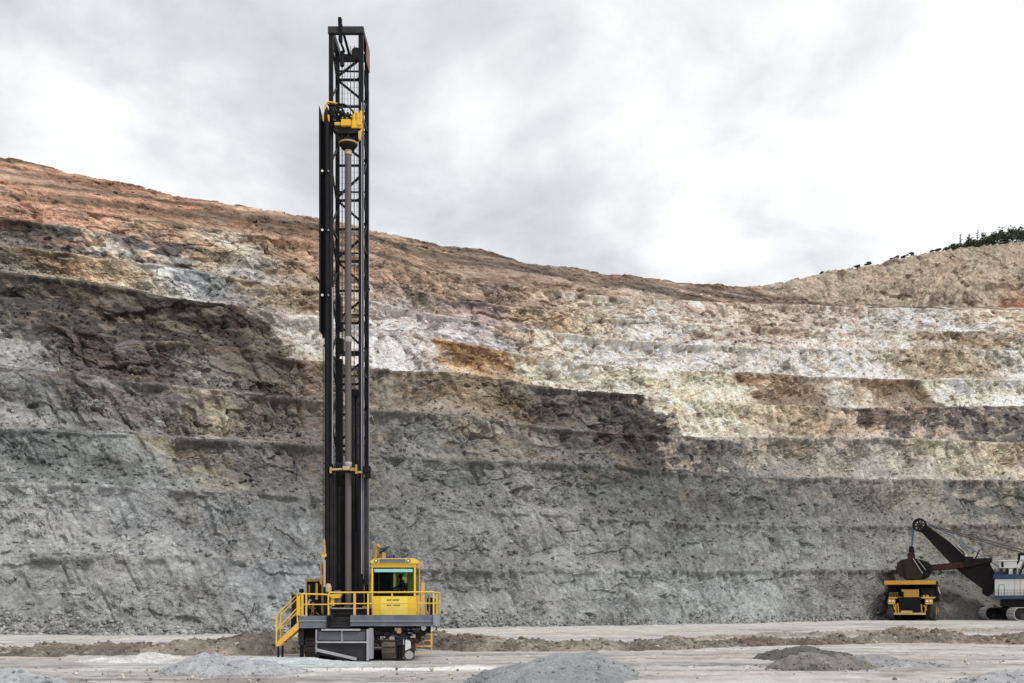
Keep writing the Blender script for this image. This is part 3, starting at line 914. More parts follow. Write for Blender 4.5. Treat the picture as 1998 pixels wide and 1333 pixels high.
# crawler tracks
def track(x0, x1, y0, y1, h):
    t = empty('crawler_track', (0, 0, 0), None, None)
    t.parent = rig
    t.location = (0, 0, 0)
    r = h / 2
    b = MB()
    prof = [(y0 + r + (r - .08) * math.cos(a), r + (r - .08) * math.sin(a)) for a in np.linspace(math.pi / 2, 1.5 * math.pi, 12)]
    prof += [(y1 - r + (r - .08) * math.cos(a), r + (r - .08) * math.sin(a)) for a in np.linspace(-math.pi / 2, math.pi / 2, 12)]
    b.prism(prof, x0 + 0.06, x1 - 0.06, 'x')
    b.build('track_frame', M['blackd'], rig, t)
    per = 2 * (y1 - y0 - 2 * r) + 2 * math.pi * r
    n = int(per / 0.27)
    sh = MB()
    sh.box(x0, x1, 50 - 0.115, 50 + 0.115, 0, 0.05)
    sh.box(x0, x1, 50 - 0.115, 50 - 0.07, 0.05, 0.11)
    src = sh.build('track_shoe', M['shoe'], rig, t)
    for k in range(n):
        d = per * k / n
        st = y1 - y0 - 2 * r
        if d < st:
            y, z, a = y0 + r + d, h - 0.06, 0.0
        elif d < st + math.pi * r:
            th = (d - st) / r
            y, z, a = y1 - r + (r - .06) * math.sin(th), r + (r - .06) * math.cos(th), -th
        elif d < 2 * st + math.pi * r:
            y, z, a = y1 - r - (d - st - math.pi * r), 0.06, math.pi
        else:
            th = (d - 2 * st - math.pi * r) / r
            y, z, a = y0 + r - (r - .06) * math.sin(th), r - (r - .06) * math.cos(th), math.pi - th
        c = src if k == 0 else src.copy()
        if k:
            COL.objects.link(c)
        c.rotation_euler = (a, 0, 0)
        c.location = (0, y - 50.0, z)
        # shoe mesh is centred on the root's y, so the rotation turns it about its own foot
    return t


track(-5.80, -5.20, 45.55, 56.0, 1.22)
track(-9.40, -8.72, 46.3, 56.0, 1.22)
MB().lathe((X(799, 45.9), 45.75, 0.27), [(0.02, 0), (0.22, 0), (0.24, 0.04), (0.24, 0.16), (0.02, 0.16)], 24, 'y').build('jack_pad', M['shoe'], rig, smooth=True)
MB().lathe((X(799, 45.9), 45.70, 0.27), [(0.155, 0), (0.19, 0.0), (0.19, 0.05), (0.155, 0.05)], 24, 'y').build('pad_ring', M['worn'], rig, smooth=True)

# levelling jacks
for (xa, xb, yj, lab) in ((X(771.5), X(785.5), 45.7, 0), (X(579.5), X(590.5), 45.75, 1)):
    MB().box(xa, xb, yj, yj + 0.34, 0.70, DZ - 0.17).build('jack_case', M['dark'], rig, bevel=0.02)
    MB().tube([((xa + xb) / 2, yj + .17, 0.05), ((xa + xb) / 2, yj + .17, 0.72)], (xb - xa) * 0.36, 14).build('jack_leg', M['black'], rig, smooth=True)
    MB().box(xa - 0.05, xb + 0.05, yj - 0.05, yj + 0.40, 0.0, 0.06).build('jack_foot', M['blackd'], rig)
MB().lathe((X(778), 45.62, Z(1231)), [(0.05, -0.12), (0.11, -0.1), (0.11, 0.12), (0.06, 0.15)], 14).build('jack_head', M['pink'], rig, smooth=True)
MB().bar((X(787), 45.66, Z(1236)), (X(787), 45.66, Z(1258)), 0.05).build('guide_bar', M['worn'], rig)
MB().prism([(X(790.5), Z(1250)), (X(793), Z(1247.5)), (X(801), Z(1247.5)), (X(801), Z(1265)), (X(790), Z(1270))], 45.62, 45.72).build('cover_plate', M['white'], rig, label='pale grey cover plate')
MB().prism([(X(801.2), Z(1247.5)), (X(808), Z(1253)), (X(808), Z(1274)), (X(801.2), Z(1265))], 45.66, 46.0).build('cover_side', M['dark'], rig)
MB().tube([(X(750), 45.6, Z(1233)), (X(738), 45.62, Z(1238)), (X(734), 45.64, Z(1252)), (X(745), 45.7, Z(1262))], 0.05, 8).build('hose', M['black'], rig, smooth=True)
MB().box(X(727.5), X(745), 46.0, 46.3, Z(1256), Z(1226)).build('curtain_side', M['black'], rig)

# dust curtain box under the mast
xa, xb = X(617.5, 45.2), X(716, 45.2)
dc = MB()
dc.prism([(xa, Z(1228, 45.2)), (xb, Z(1228, 45.2)), (xb, 0.03), (xb - 0.35, 0.02), (xa, Z(1271, 45.2))], 45.2, 47.4)
dcur = dc.build('dust_curtain', M['curtain'], rig)
xm = (xa + xb) / 2 + 0.02
MB().box(xa + 0.09, xm - 0.035, 45.14, 45.197, Z(1249.5, 45.2), Z(1233, 45.2)).build('panel', M['cpanel'], rig, dcur)
MB().box(xm + 0.045, xb - 0.06, 45.14, 45.197, Z(1249.5, 45.2), Z(1233, 45.2)).build('panel', M['cpanel'], rig, dcur)
MB().box(xm - 0.03, xm + 0.04, 45.10, 45.196, Z(1251, 45.2), Z(1231, 45.2)).build('stiffener', M['slate_pale'], rig, dcur)
MB().box(xa + 0.02, xb, 45.06, 45.195, Z(1254.5, 45.2), Z(1251.2, 45.2)).build('ledge', M['worn'], rig, dcur)
MB().box(xa + 0.25, xb - 0.28, 45.02, 45.21, Z(1230.6, 45.2), Z(1227.2, 45.2)).build('top_rail', M['worn'], rig, dcur)
MB().bar((xa + 0.02, 45.13, Z(1268, 45.2)), (xb - 0.45, 45.13, 0.11), 0.13, 0.09).build('curtain_hem', M['worn'], rig, dcur)
MB().bar((xa + 0.02, 45.10, Z(1274, 45.2)), (xb - 0.55, 45.10, 0.02), 0.10, 0.1).build('rubber_skirt', M['black'], rig, dcur)
MB().box(xa - 0.03, xa + 0.04, 45.12, 45.6, Z(1275, 45.2), Z(1229, 45.2)).build('corner_post', M['slate_pale'], rig, dcur)
pb = MB()
pb.box(xb + 0.003, xb + 0.10, 45.06, 45.5, 0.05, Z(1228, 45.2))
pb.build('corner_post', M['worn'], rig, dcur)
MB().box(xb + 0.104, xb + 0.25, 45.10, 45.6, 0.12, Z(1226, 45.2)).build('corner_post', M['slate_pale'], rig, dcur)
MB().box(xb + 0.02, xb + 0.16, 45.0, 45.2, 0.0, 0.05).build('skirt_foot', M['black'], rig, dcur)

# right hand access ladder
lad = empty('ladder', (0, 0, 0), None, None)
lad.parent = rig
for u in (809.5, 840.5):
    MB().box(X(u - 1.6), X(u + 1.6), 45.9, 46.0, Z(1262 if u < 820 else 1264), Z(1235)).build('side_rail', M['orange'], rig, lad)
for v in (1239, 1250.5, 1261.5):
    MB().box(X(811.2), X(838.8), 45.88, 46.12, Z(v + 1.3), Z(v - 1.3)).build('rung', M['orange'] if v > 1240 else M['truck_pale'], rig, lad)
MB().tube([(X(838), 45.95, Z(1264)), (X(841), 45.95, Z(1268)), (X(840), 45.95, Z(1275)), (X(836), 45.95, Z(1277.5)), (X(813), 45.95, Z(1278)), (X(810), 45.95, Z(1264))], 0.022, 7).build('loop_rung', M['orange'], rig, lad, smooth=True)
MB().box(X(822), X(838), 46.05, 46.3, Z(1236), DZ - 0.45).build('ladder_bracket', M['black'], rig)
MB().lathe((X(825.5), 45.7, Z(1225.5)), [(0.02, 0.0), (0.11, 0.0), (0.12, 0.03), (0.12, 0.12), (0.03, 0.16)], 16, 'y').build('work_light', M['lens'], rig, smooth=True)
MB().bar((X(795), 45.72, Z(1229)), (X(818), 45.72, Z(1228)), 0.06).build('conduit', M['worn'], rig)

# stair at the other end
st = empty('stair', (0, 0, 0), None, None)
st.parent = rig
for yy in (45.35, 46.2):
    MB().prism([(X(583.5), Z(1213)), (X(583.5), Z(1228)), (X(546), Z(1260.5)), (X(540), Z(1261)), (X(540), Z(1254))], yy, yy + 0.05).build('stringer', M['orange'], rig, st)
    MB().tube([(X(581.5), yy + .02, Z(1214)), (X(581.5), yy + .02, Z(1160)), (X(542), yy + .02, Z(1199)), (X(540.5), yy + .02, Z(1203)), (X(540.5), yy + .02, Z(1256))], 0.034, 8).build('handrail', M['rail'], rig, st, smooth=True)
    MB().tube([(X(581), yy + .02, Z(1186.5)), (X(541), yy + .02, Z(1229))], 0.028, 8).build('mid_rail', M['rail'], rig, st, smooth=True)
    MB().box(X(542.5), X(546), yy, yy + 0.06, 0.0, Z(1261)).build('stair_foot', M['black'], rig, st)
for k in range(5):
    f = (k + 0.5) / 5
    xs, zs = X(583) + (X(543) - X(583)) * f, Z(1216) + (Z(1256) - Z(1216)) * f
    MB().box(xs - 0.13, xs + 0.13, 45.403, 46.197, zs - 0.02, zs + 0.02).build('tread', M['blackd'], rig, st)
MB().box(X(560), X(583), 46.3, 46.34, Z(1226), Z(1203)).build('splash_plate', M['black'], rig, st)
MB().box(X(580.5), X(586.5), 45.30, 45.34, Z(1201), Z(1163)).build('gate_plate', M['yellow'], rig, st)
MB().tube([(X(560), 47.6, Z(1160, 47.6)), (X(566), 47.6, Z(1156, 47.6)), (X(566), 47.6, Z(1212, 47.6))], 0.03, 6).build('grab_rail', M['orange'], rig, st, smooth=True)

# railings round the deck
rl = empty('railing', (0, 0, 0), None, None)
rl.parent = rig
YR = YD + 0.03
z1, z2 = Z(1158), Z(1179.5)
MB().tube([(X(587), YR, z1 - .02), (X(639), YR, z1 - .05)], 0.034, 8).build('top_rail', M['rail'], rig, rl, smooth=True)
MB().tube([(X(587), YR, z2), (X(639), YR, z2)], 0.026, 8).build('mid_rail', M['rail'], rig, rl, smooth=True)
MB().tube([(X(640.5), YR, Z(1200)), (X(640.5), YR, z1 - .06), (X(642.5), YR, z1 + 0.02), (X(646), YR, z1 + 0.04), (X(846), YR, z1 + 0.06)], 0.036, 8).build('top_rail', M['rail'], rig, rl, smooth=True)
MB().tube([(X(640.5), YR, z2 + .03), (X(846), YR, z2 + .05)], 0.026, 8).build('mid_rail', M['rail'], rig, rl, smooth=True)
for (u, wd) in ((590, 2), (597.5, 1.6), (718, 1.4), (765, 1.4), (846, 1.6)):
    MB().box(X(u - wd), X(u + wd), YR - 0.03, YR + 0.03, DZ - 0.02, z1).build('post', M['rail'], rig, rl)
MB().box(X(689.5), X(694), YR - 0.03, YR + 0.05, DZ, z1).build('post', M['orange'], rig, rl)
MB().tube([(X(846), YR, z1 + .05), (X(846), YD + 3.85, z1 + .05)], 0.034, 8).build('top_rail', M['rail'], rig, rl, smooth=True)
MB().tube([(X(846), YR, z2 + .05), (X(846), YD + 3.85, z2 + .05)], 0.026, 8).build('mid_rail', M['rail'], rig, rl, smooth=True)
for yy in (2.0, 3.85):
    MB().box(X(846) - 0.04, X(846) + 0.04, YD + yy - 0.03, YD + yy + 0.03, DZ - 0.02, z1).build('post', M['rail'], rig, rl)
MB().box(X(822, 46.4), X(828, 46.4), 46.4, 46.55, DZ, Z(1136, 46.4)).build('lamp_post', M['orange'], rig)
MB().box(X(832, 48), X(847, 48), 48.2, 49.0, DZ, Z(1166, 48)).build('filter_housing', M['black'], rig, bevel=0.04)
MB().box(X(836.5, 47.5), X(839, 47.5), 47.5, 47.56, DZ, Z(1160, 47.5)).build('stanchion', M['tan'], rig)
MB().bar((X(829, 47), 47, Z(1186, 47)), (X(836, 47), 47, Z(1199, 47)), 0.06).build('brace', M['worn'], rig)

# operator's cab
YC = 46.0
cab = empty('cab', (0, 0, 0), None, None)
cab.parent = rig
cx0, cx1 = X(724.5, YC), X(811, YC)
cyb = YC + 2.1
zb, zt = DZ, Z(1097, YC)
zw0, zw1 = Z(1163.5, YC), Z(1107.5, YC)
PW = 0.085
lp = MB()
lp.prism([(cx0 + 0.06, zb), (cx1 + 0.02, zb), (cx1 + 0.06, zb + 0.2), (cx1, zw0), (cx0, zw0)], YC, YC + 0.10)
lp.build('lower_panel', M['cab_yellow'], rig, cab, bevel=0.012)
MB().box(cx0 + 0.42, cx1 - 0.36, YC - 0.012, YC - 0.002, zb + 0.02, zw0 - 0.02).build('front_hatch', M['sunlit_yellow'], rig, cab, bevel=0.004)
for xx in (cx0, cx1 - PW):
    MB().box(xx, xx + PW, YC, YC + 0.10, zw0 + .002, zw1 - .002).build('pillar', M['cab_yellow'], rig, cab, bevel=0.012)
    MB().box(xx, xx + PW, cyb - 0.1, cyb, zb, zt).build('pillar', M['cab_yellow'], rig, cab, bevel=0.012)
MB().box(cx0, cx1, YC, YC + 0.12, zw1, Z(1099, YC)).build('header', M['cab_yellow'], rig, cab, bevel=0.012)
rf = MB()
rx0, rx1 = X(721.5, YC), X(815.5, YC)
prof = [(rx0, Z(1096.5, YC)), (rx0 + 0.22, Z(1090, YC)), (rx1 - 0.2, Z(1089.5, YC)), (rx1, Z(1095, YC)), (rx1 - 0.03, Z(1100, YC)), (rx0 + 0.08, Z(1100, YC))]
rf.prism(prof, YC - 0.10, cyb + 0.05)
roof = rf.build('roof', M['cab_yellow'], rig, cab, bevel=0.015)
MB().box(X(741, YC), X(791.5, YC), YC - 0.13, YC - 0.103, Z(1098, YC), Z(1091, YC)).build('vent_grille', M['slate'], rig, roof)
for u in (734.7, 797.5):
    MB().lathe((X(u, YC), YC - 0.16, Z(1094.6, YC)), [(0.01, 0.012), (0.06, 0.012), (0.085, 0.0), (0.085, 0.055)], 16, 'y').build('headlight_rim', M['dark'], rig, roof, smooth=True)
    MB().lathe((X(u, YC), YC - 0.165, Z(1094.6, YC)), [(0.005, 0.0), (0.055, 0.004), (0.055, 0.02)], 16, 'y').build('headlight', M['lens'], rig, roof, smooth=True)
for (u, h) in ((752, .10), (757, .13), (761, .07), (766, .17), (772, .08)):
    MB().box(X(u - 1.5, YC), X(u + 1.5, YC), YC + 0.5, YC + 0.65, Z(1089.7, YC), Z(1089.7, YC) + h).build('roof_fitting', M['black'], rig, roof)
MB().box(X(743, YC), X(802, YC), YC + 0.4, YC + 1.4, Z(1089.7, YC) + .002, Z(1088, YC)).build('roof_hatch', M['slate_pale'], rig, roof)
# side walls, back wall, floor
MB().box(cx1 - 0.05, cx1, YC + 0.102, cyb - 0.102, zb, zw0 + 0.05).build('side_panel', M['cab_yellow'], rig, cab)
MB().box(cx1 - 0.03, cx1 - 0.015, YC + 0.102, cyb - 0.102, zw0 + .052, zw1).build('side_window', M['glass'], rig, cab)
MB().box(cx1 - 0.05, cx1, YC + 0.102, cyb - 0.102, zw1 + .002, Z(1100, YC)).build('side_header', M['cab_yellow'], rig, cab)
MB().box(cx0, cx0 + 0.05, YC + 0.102, cyb - 0.102, zb, Z(1100, YC)).build('side_panel', M['cab_yellow'], rig, cab)
MB().box(cx0 + 0.052, cx0 + 0.07, YC + 0.15, cyb - 0.15, zb + 0.05, zt - 0.1).build('lining', M['black'], rig, cab)
bw = MB()
bw.box(cx0 + PW, cx1 - PW, cyb - 0.06, cyb - 0.01, zb, zw0 + 0.25)
bw.box(cx0 + PW, cx0 + 0.75, cyb - 0.06, cyb - 0.01, zw0 + 0.252, Z(1100, YC))
bw.build('back_wall', M['dark'], rig, cab)
MB().box(cx0 + 1.40, cx1 - PW, cyb - 0.12, cyb - 0.062, zw0 + 0.1, zt - 0.05).build('lining', M['interior'], rig, cab)
MB().box(cx0 + 0.88, cx0 + 1.12, cyb - 0.22, cyb - 0.07, zw0 + 0.10, zt - 0.18).build('lining', M['interior'], rig, cab)
MB().box(cx0 + 0.752, cx1 - PW, cyb - 0.04, cyb - 0.02, zw0 + 0.252, zw1).build('back_window', M['glass'], rig, cab)
MB().box(cx0 + 0.05, cx1 - 0.05, YC + 0.11, cyb - 0.06, zb + .003, zb + 0.06).build('cab_floor', M['dark'], rig, cab)
wn_ = MB().box(cx0 + PW, cx1 - PW, YC + 0.03, YC + 0.045, zw0, zw1).build('windscreen', M['glass'], rig, cab)
ws = MB()
ws.box(cx0 + PW, cx1 - PW, YC + 0.02, YC + 0.06, zw1 - 0.03, zw1 - .002)
ws.box(cx0 + PW, cx0 + PW + 0.03, YC + 0.02, YC + 0.06, zw0 + .002, zw1 - 0.032)
ws.box(cx1 - PW - 0.03, cx1 - PW, YC + 0.02, YC + 0.06, zw0 + .002, zw1 - 0.032)
ws.box(cx0 + PW + .032, cx1 - PW - .032, YC + 0.02, YC + 0.06, zw0 + .002, zw0 + 0.05)
ws.build('window_seal', M['black'], rig, wn_)
MB().box(cx0 + 0.40, cx0 + 0.43, YC + 0.05, YC + 0.10, zw0, zw1 - 0.2).build('wiper', M['black'], rig, cab)
MB().box(cx0 + 0.80, cx0 + 0.86, YC + 0.5, YC + 0.56, zw0, zw1 - 0.2).build('console_post', M['black'], rig, cab)
MB().box(cx0 + 0.2, cx0 + 1.3, YC + 0.35, YC + 0.7, zb + 0.06, zw0 + 0.04).build('console', M['seat'], rig, cab, bevel=0.03)
MB().box(cx0 + PW + .05, cx1 - PW - .05, YC - 0.03, YC + 0.018, Z(1116.5, YC), Z(1110.3, YC)).build('sunshade', M['teal'], rig, cab, bevel=0.01)
MB().prism([(cx1 + .003, Z(1098, YC)), (cx1 + 0.20, Z(1096, YC)), (cx1 + 0.22, Z(1101, YC)), (cx1 + 0.12, Z(1109, YC)), (cx1 + .003, Z(1105, YC))], YC + 0.5, YC + 0.9).build('mirror_arm', M['pink'], rig, cab)
seat_ = empty('operator_seat', (0, 0, 0), None, None)
seat_.parent = rig
sx, sy = wx(783.5, YC + 1.0), YC + 1.0
MB().box(sx - 0.28, sx + 0.24, sy - 0.25, sy + 0.25, zb + 0.88, zb + 1.0).build('cushion', M['seat'], rig, seat_, bevel=0.04)
MB().box(sx + 0.17, sx + 0.27, sy - 0.22, sy + 0.22, zb + 1.0, zb + 1.5).build('backrest', M['seat'], rig, seat_, bevel=0.04)
MB().box(sx - 0.14, sx + 0.14, sy - 0.14, sy + 0.14, zb + 0.45, zb + 0.878).build('pedestal', M['dark'], rig, seat_)
MB().box(sx - 0.75, sx + 0.35, sy - 0.35, sy + 0.35, zb + 0.062, zb + 0.448).build('plinth', M['dark'], rig, seat_)
SEAT = (sx, sy, zb + 1.0)
# two short lines of lettering on the front hatch, too small to read in the photograph
lt = MB()
for (v, h, runs) in ((1171, 0.075, ((754.8, 763.8), (767.6, 779.6))), (1181.3, 0.058, ((755.2, 763.6), (767.8, 780.6)))):
    for a, b in runs:
        uu = a
        k = 0
        while uu < b - 0.8:
            wd = 0.95 + 0.5 * random.random()
            zc = Z(v, YC)
            xa_, xb_ = X(uu, YC), X(min(uu + wd, b), YC)
            yl = YC - 0.018
            k += 1
            lt.box(xa_, xa_ + 0.008, yl, yl + 0.004, zc - h / 2, zc + h / 2)
            if k % 3 != 0:
                lt.box(xb_ - 0.009, xb_, yl, yl + 0.004, zc - h / 2, zc + h / 2)
            for q in ((-0.5, -0.32), (-0.09, 0.09), (0.32, 0.5))[k % 2:]:
                lt.box(xa_ + 0.0085, xb_ - 0.0095, yl, yl + 0.004, zc + q[0] * h, zc + q[1] * h)
            uu += wd + 0.38
lt.build('lettering', M['ink'], rig, cab)

# engine and cooler unit behind the stair
en = empty('cooler_unit', (0, 0, 0), None, None)
en.parent = rig
YE = 48.6
MB().box(X(597, YE), X(631, YE), YE + 0.1, YE + 1.6, DZ - 0.05, Z(1134, YE)).build('core', M['blackd'], rig, en)
MB().box(X(596, YE), X(633, YE), YE - 0.05, YE + 1.7, Z(1135, YE), Z(1129.5, YE)).build('top_plate', M['tan'], rig, en, bevel=0.015)
for (u, a, b, wd, mt) in ((598, 1136, 1200, 1.1, 'tan'), (603.5, 1141, 1165, 1.3, 'tan'), (618, 1138, 1170, 2.2, 'yellow'), (629, 1130, 1200, 1.8, 'tan'), (610, 1175, 1200, 2.4, 'tan')):
    MB().box(X(u - wd, YE), X(u + wd, YE), YE - 0.02, YE + 0.095, Z(b, YE), Z(a, YE)).build('upright', M[mt], rig, en)
for k in range(9):
    u = 600 + 3.3 * k
    MB().box(X(u, YE), X(u + 0.7, YE), YE + 0.04, YE + 0.098, Z(1158, YE), Z(1137, YE)).build('core_fin', M['dark'], rig, en)
MB().lathe((X(613, YE), YE + 0.5, Z(1129.5, YE)), [(0.16, 0.0), (0.16, 0.05), (0.08, 0.12)], 16).build('filler_cap', M['white'], rig, en, smooth=True)
MB().lathe((X(583, YE), YE + 0.6, Z(1153, YE)), [(0.05, -0.11), (0.12, -0.08), (0.12, 0.08), (0.05, 0.11)], 14, 'x').build('horn', M['black'], rig, en, smooth=True)
MB().box(X(566, YE), X(596, YE), YE + 0.3, YE + 1.0, Z(1200, YE), Z(1160, YE)).build('tool_bin', M['redbrown'], rig, en)
for k in range(12):
    x0_ = X(600 + 30 * random.random(), YE)
    z0_ = Z(1168 + 30 * random.random(), YE)
    MB().tube([(x0_, YE, z0_), (x0_ + 0.15 * math.cos(k), YE - 0.1, z0_ - 0.12), (x0_ + 0.3 * math.cos(k * 2.1), YE - 0.02, z0_ - 0.2 - 0.1 * (k % 2))], 0.025, 6).build('hose', M['black'] if k % 3 else M['tan'], rig, en, smooth=True)
MB().tube([(X(603, YE), YE - 0.12, Z(1178, YE)), (X(606, YE), YE - 0.12, Z(1170, YE)), (X(608, YE), YE - 0.1, Z(1172, YE))], 0.05, 8).build('elbow', M['white'], rig, en, smooth=True)
# machinery house behind the mast
MB().box(-8.9, -5.9, 51.0, 58.2, DZ - 0.02, DZ + 2.0).build('machinery_house', M['tan'], rig, bevel=0.05)
MB().tube([(X(727, 50), 50.3, Z(1098, 50)), (X(731, 50), 50.3, Z(1068, 50)), (X(735, 50), 50.3, Z(1064, 50)), (X(738, 50), 50.3, Z(1068, 50))], 0.12, 10).build('exhaust', M['tan'], rig, smooth=True)
MB().prism([(X(722, 50), Z(1100, 50)), (X(743, 50), Z(1100, 50)), (X(743, 50), Z(1076, 50)), (X(738, 50), Z(1076, 50)), (X(722, 50), Z(1086, 50))], 50.5, 52.0).build('intake_cowl', M['tan'], rig)
MB().bar((X(738, 50), 50.4, Z(1078, 50)), (X(750, 50), 50.4, Z(1073, 50)), 0.08).build('intake_arm', M['black'], rig)

# hoist cylinders beside the mast foot
YH = 46.9
MB().tube([(X(633, YH), YH, Z(1145, YH)), (X(633, YH), YH, Z(1093, YH))], 0.055, 10).build('feed_cylinder', M['pink'], rig, smooth=True)
MB().lathe((X(632.5, YH), YH - 0.03, Z(1083, YH)), [(0.05, 0), (0.12, 0), (0.12, 0.07), (0.05, 0.07)], 12, 'y').build('cylinder_eye', M['yellow'], rig, smooth=True)
MB().tube([(X(632.5, YH), YH, Z(1079, YH)), (X(632.5, YH), YH, Z(1065, YH)), (X(632.5, YH), YH, Z(1052, YH))], 0.09, 8, 0.04).build('cylinder_clevis', M['tan'], rig, smooth=True)
MB().tube([(X(626, YH), YH + .1, Z(1140, YH)), (X(626, YH), YH + .1, Z(1112, YH)), (X(625, YH), YH + .1, Z(1097, YH))], 0.06, 8, 0.04).build('feed_cylinder', M['tan'], rig, smooth=True)
MB().lathe((X(641, YH), YH, Z(1148, YH)), [(0.06, -0.2), (0.13, -0.16), (0.14, 0.05), (0.1, 0.2), (0.04, 0.22)], 14).build('winch_motor', M['pink'], rig, smooth=True)
MB().prism([(X(641, YH), Z(1159.5, YH)), (X(668, YH), Z(1159.5, YH)), (X(664, YH), Z(1167, YH)), (X(648, YH), Z(1168, YH))], YH - 0.15, YH + 0.2).build('slip_table', M['yellow'], rig)
MB().box(X(646, YH), X(653, YH), YH - 0.1, YH + 0.15, Z(1182, YH), Z(1168.5, YH)).build('valve_block', M['orange'], rig)
MB().box(X(652, YH), X(664, YH), YH + 0.0, YH + 0.3, Z(1180, YH), Z(1152, YH)).build('valve_block', M['slate'], rig)
MB().box(X(645, 46.6), X(722, 46.6), 46.5, 48.9, DZ - 0.02, Z(1187, 46.6)).build('mast_foot', M['blackd'], rig)
MB().box(X(648, 46.5), X(722, 46.5), 46.42, 46.49, Z(1188.2, 46.5), Z(1186, 46.5)).build('foot_edge', M['worn'], rig)

# ------------------------------------------------------------------ mast
YF, YB = 47.3, 49.25
mast = empty('mast', (0, 0, 0), None, None)
mast.parent = rig
mL, mR = X(641.3, YF), X(708.5, YF)
zbot, ztop = DZ + 0.4, Z(66, YF)
cw = 0.19


def chord(x0, x1, y0, y1, mat='black'):
    return MB().box(x0, x1, y0, y1, zbot, ztop).build('chord', M[mat], rig, mast, bevel=0.012)


chord(mL, mL + cw, YF, YF + cw)
chord(mR - cw - 0.03, mR, YF, YF + cw)
chord(mL, mL + cw, YB - cw, YB)
chord(mR - cw, mR, YB - cw, YB)
# pale strips painting in the lit edges of the right-hand chords
MB().box(mR - 0.085, mR - 0.035, YF - 0.02, YF - .002, Z(1120, YF), Z(200, YF)).build('lit_edge_strip', M['slate_pale'], rig, mast)
MB().box(mR + .002, mR + 0.02, YF + 0.05, YF + 0.12, Z(1130, YF), Z(130, YF)).build('lit_edge_strip', M['slate_pale'], rig, mast)
MB().box(mR + .002, mR + 0.02, YB - 0.12, YB - 0.05, Z(1130, YB), Z(180, YB)).build('lit_edge_strip', M['slate_pale'], rig, mast)
MB().box(mL - .02, mL + cw + 0.02, YF - .04, YB + .02, ztop + .002, Z(53, YF)).build('head_frame', M['dark'], rig, mast)
hd = MB()
hd.box(mL - 0.03, mR + 0.03, YF - 0.06, YF + 0.16, ztop + .01, Z(52.5, YF))
hd.build('head_beam', M['dark'], rig, mast, bevel=0.01)
MB().box(mR - cw, mR + 0.02, YF + 0.165, YB + 0.03, ztop + 0.02, Z(53.5, YF)).build('head_frame', M['black'], rig, mast)
MB().box(mL - .02, mR + .02, YB - 0.2, YB + 0.035, ztop - 0.28, ztop).build('head_beam', M['black'], rig, mast)
MB().box(mR + .005, mR + 0.03, YB - 1.0, YB + 0.05, Z(142, YB), Z(98, YB)).build('rust_plate', M['rust'], rig, mast)
# crown sheave block and its arm
MB().bar((X(664, YF), YF + 0.1, Z(80, YF)), (X(664, YF), YF - 0.1, Z(41, YF)), 0.16, 0.2).build('crown_arm', M['black'], rig, mast)
MB().box(X(661, YF), X(667.5, YF), YF - 0.22, YF + 0.06, Z(43, YF), Z(38.5, YF)).build('crown_cap', M['black'], rig, mast)
MB().bar((X(666, YF), YF - 0.04, Z(50, YF)), (X(676, YF), YF + 1.0, Z(88, YF)), 0.12, 0.12).build('crown_stay', M['black'], rig, mast)
MB().bar((X(660, YF), YF + 0.2, Z(70, YF)), (X(668, YF), YF + 0.6, Z(88, YF)), 0.1, 0.1).build('crown_stay', M['black'], rig, mast)
MB().lathe((X(689, YF), YF + 0.9, Z(82, YF)), [(0.10, -0.05), (0.22, -0.05), (0.19, 0.0), (0.22, 0.05), (0.10, 0.05)], 18, 'y').build('sheave', M['dark'], rig, mast, smooth=True)
MB().lathe((X(664, YF), YF + 0.5, Z(105, YF)), [(0.05, -0.35), (0.10, -0.3), (0.10, 0.35), (0.04, 0.4)], 12).build('cable_socket', M['black'], rig, mast, smooth=True)
# lacing of the back face
def XB(u):
    return wx(u, YB)


def ZB(v):
    return wz(v, YB)


yb_ = YB - cw / 2
xl_, xr_ = mL + cw - 0.02, mR - cw + 0.02
left_n = [155, 272, 390, 509, 629, 748, 868]
right_n = [98, 210, 325, 449, 569, 691, 810, 925]
lac = []
for i, v in enumerate(left_n):
    lac.append(((xl_, ZB(v - 6)), (xr_, ZB(right_n[i] + 12)), 0.10))
    lac.append(((xl_, ZB(v + 6)), (xr_, ZB(right_n[i + 1] - 8)), 0.10))
for v in left_n:
    lac.append(((xl_, ZB(v + 3)), (xr_, ZB(v + 3)), 0.11))
    lac.append(((xl_, ZB(v - 14)), (xr_, ZB(v - 13)), 0.07))
for v in right_n[1:]:
    lac.append(((xl_, ZB(v)), (xr_, ZB(v)), 0.10 if v != 691 else 0.22))
for (a, b, wd) in lac:
    MB().bar((a[0], yb_, a[1]), (b[0], yb_, b[1]), wd, wd * 0.8).build('brace', M['black'], rig, mast)
for v in left_n:                                     # gusset plates on the braces
    MB().prism([(xl_ + 1.0, ZB(v + 8)), (xl_ + 1.0, ZB(v - 2)), (xl_ + 0.8, ZB(v + 3))], yb_ - 0.09, yb_ - 0.05).build('gusset', M['black'], rig, mast)
# lacing of the two side faces
for (xs, off) in ((mL + cw / 2, 0), (mR - cw / 2, 30)):
    vs_ = list(range(110, 1100, 60))
    for i, v in enumerate(vs_):
        p = (xs, YF + cw * .6, ZB(v + off))
        q = (xs, YB - cw * .6, ZB(v + 60 + off))
        if i % 2:
            p, q = (xs, p[1], q[2]), (xs, q[1], p[2])
        MB().bar(p, q, 0.07, 0.07, up=(1, 0, 0)).build('side_brace', M['black'], rig, mast)
    for v in (230, 470, 710, 950):
        MB().box(xs - 0.05, xs + 0.05, YF + cw, YB - cw, ZB(v + off) - 0.05, ZB(v + off) + 0.05).build('side_tie', M['black'], rig, mast)
